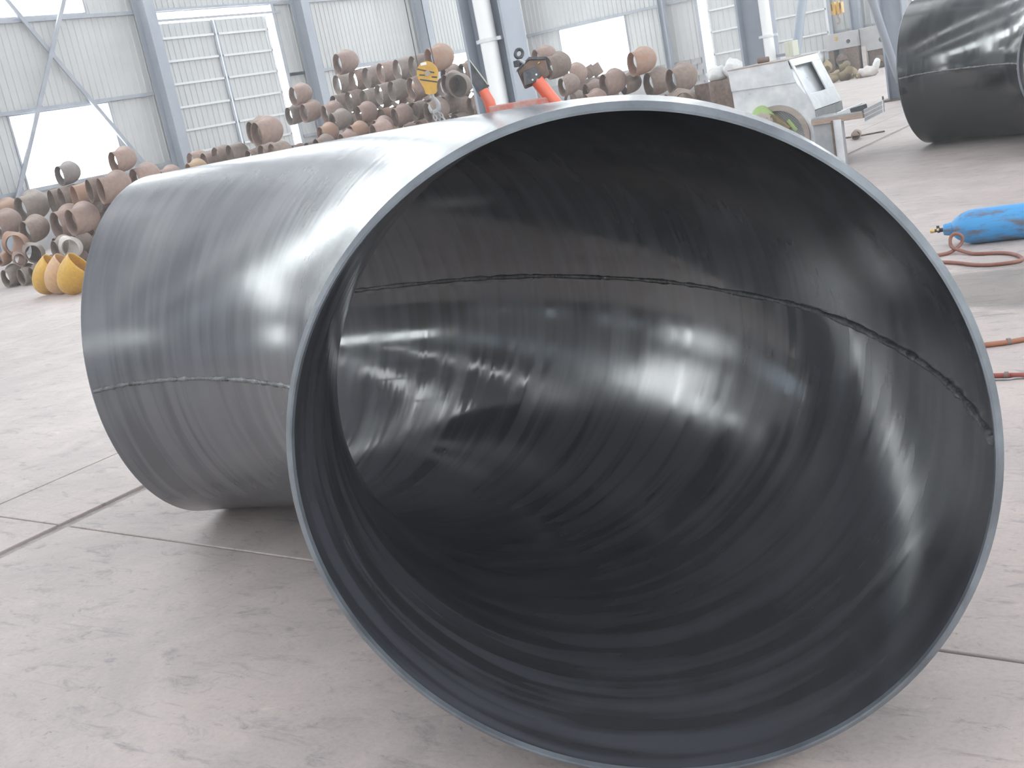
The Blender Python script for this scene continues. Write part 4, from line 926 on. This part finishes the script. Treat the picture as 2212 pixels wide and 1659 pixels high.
# ================================================================== GAS CYLINDER AND HOSES
g = empty('gas_cylinder', (-1.94, 8.084, 0.0), (0, 0, math.radians(8.5))); tag(g, 'scuffed blue gas cylinder lying on the floor at the right frame edge', 'gas cylinder')
r_ = 0.116
prof = [(-0.152, 0.038), (-0.13, 0.043), (-0.112, 0.046), (-0.085, 0.072), (-0.045, 0.098), (0.0, 0.112), (0.04, r_), (1.20, r_), (1.24, 0.11), (1.27, 0.09), (1.275, 0.0)]
MB().lathe([(-0.112, 0.02)] + prof[2:], (0, 0, r_), (1, 0, 0), 40).build('body', M['blue'], g)
MB().lathe([(-0.168, 0.020), (-0.165, 0.036), (-0.150, 0.040), (-0.112, 0.046), (-0.105, 0.04)], (0, 0, r_), (1, 0, 0), 24).build('neck_ring', M['blue'], g)
v_ = empty('valve', (0, 0, r_), (0, 0, 0), g)
MB().lathe([(-0.168, 0.014), (-0.19, 0.014), (-0.19, 0.017), (-0.205, 0.017), (-0.205, 0.011), (-0.222, 0.011)], (0, 0, 0), (1, 0, 0), 14).build('valve_stem', M['dark'], v_)
MB().lathe([(-0.222, 0.012), (-0.235, 0.015), (-0.248, 0.015), (-0.252, 0.008)], (0, 0, 0), (1, 0, 0), 12).build('valve_cap', M['brass'], v_)
MB().cyl((-0.198, -0.035, 0.012), (-0.198, 0.03, 0.0), 0.008, 10).build('valve_outlet', M['brass'], v_)
MB().cyl((-0.20, 0, 0.01), (-0.20, 0, 0.032), 0.010, 10).build('valve_knob', M['dark'], v_)
hp = [(-2.75, 7.55, .012), (-2.3, 7.66, .012), (-2.075, 7.72, .013), (-2.0, 7.78, .016), (-1.955, 7.86, .045), (-1.942, 7.875, .085), (-1.962, 7.87, .112), (-1.992, 7.865, .116), (-2.014, 7.86, .090), (-2.008, 7.83, .050), (-1.975, 7.79, .034), (-1.885, 7.728, .014), (-1.815, 7.674, .012), (-1.671, 7.645, .012), (-1.574, 7.568, .012), (-1.505, 7.437, .012), (-1.506, 7.35, .012), (-1.603, 7.309, .012), (-1.74, 7.332, .012), (-1.976, 7.492, .012), (-2.4, 7.60, .012), (-2.8, 7.5, .012)]
tag(MB().tube(smooth_path(hp, 7), 0.0115, 10).build('gas_hose', M['hose']), 'red-brown rubber hose looped on the floor before the blue gas cylinder', 'hose')
h3 = empty('gas_hose', (-1.15, 5.58, 0)); tag(h3, 'orange-brown hose with a tape band on the floor, upper of two at the right edge', 'hose')
MB().tube(smooth_path([(-0.75, -0.30, .012), (-0.45, -0.18, .012), (-0.19, -0.08, .012), (-0.076, -0.041, .012), (0.0, 0.003, .012), (0.35, 0.22, .012), (0.7, 0.35, .012)], 6), 0.0125, 10).build('hose_line', M['hose_orange'], h3)
MB().tube(smooth_path([(-0.45, -0.158, .006), (-0.19, -0.05, .006), (-0.07, -0.012, .006), (0.0, 0.030, .006), (0.35, 0.25, .006)], 5), 0.0045, 6).build('cable', M['galvdark'], h3)
MB().tube([(-0.066, -0.034, .0135), (-0.052, -0.026, .0135)], 0.0165, 10).build('tape_band', M['tape'], h3)
h4 = empty('gas_hose', (-1.05, 5.015, 0)); tag(h4, 'red hose with a tape band on the floor, lower of two at the right edge', 'hose')
MB().tube(smooth_path([(-0.8, 0.06, .012), (-0.4, 0.01, .012), (-0.166, 0.003, .012), (-0.11, 0.001, .012), (-0.05, 0.002, .012), (0.0, -0.001, .012), (0.5, -0.03, .012)], 6), 0.0125, 10).build('hose_line', M['hose_red'], h4)
MB().tube(smooth_path([(-0.4, -0.03, .005), (-0.104, -0.026, .005), (-0.05, -0.026, .005), (0.02, -0.008, .005), (0.4, -0.02, .005)], 5), 0.0045, 6).build('cable', M['galvdark'], h4)
MB().tube([(-0.072, 0.002, .0135), (-0.058, 0.002, .0135)], 0.0165, 10).build('tape_band', M['tape'], h4)
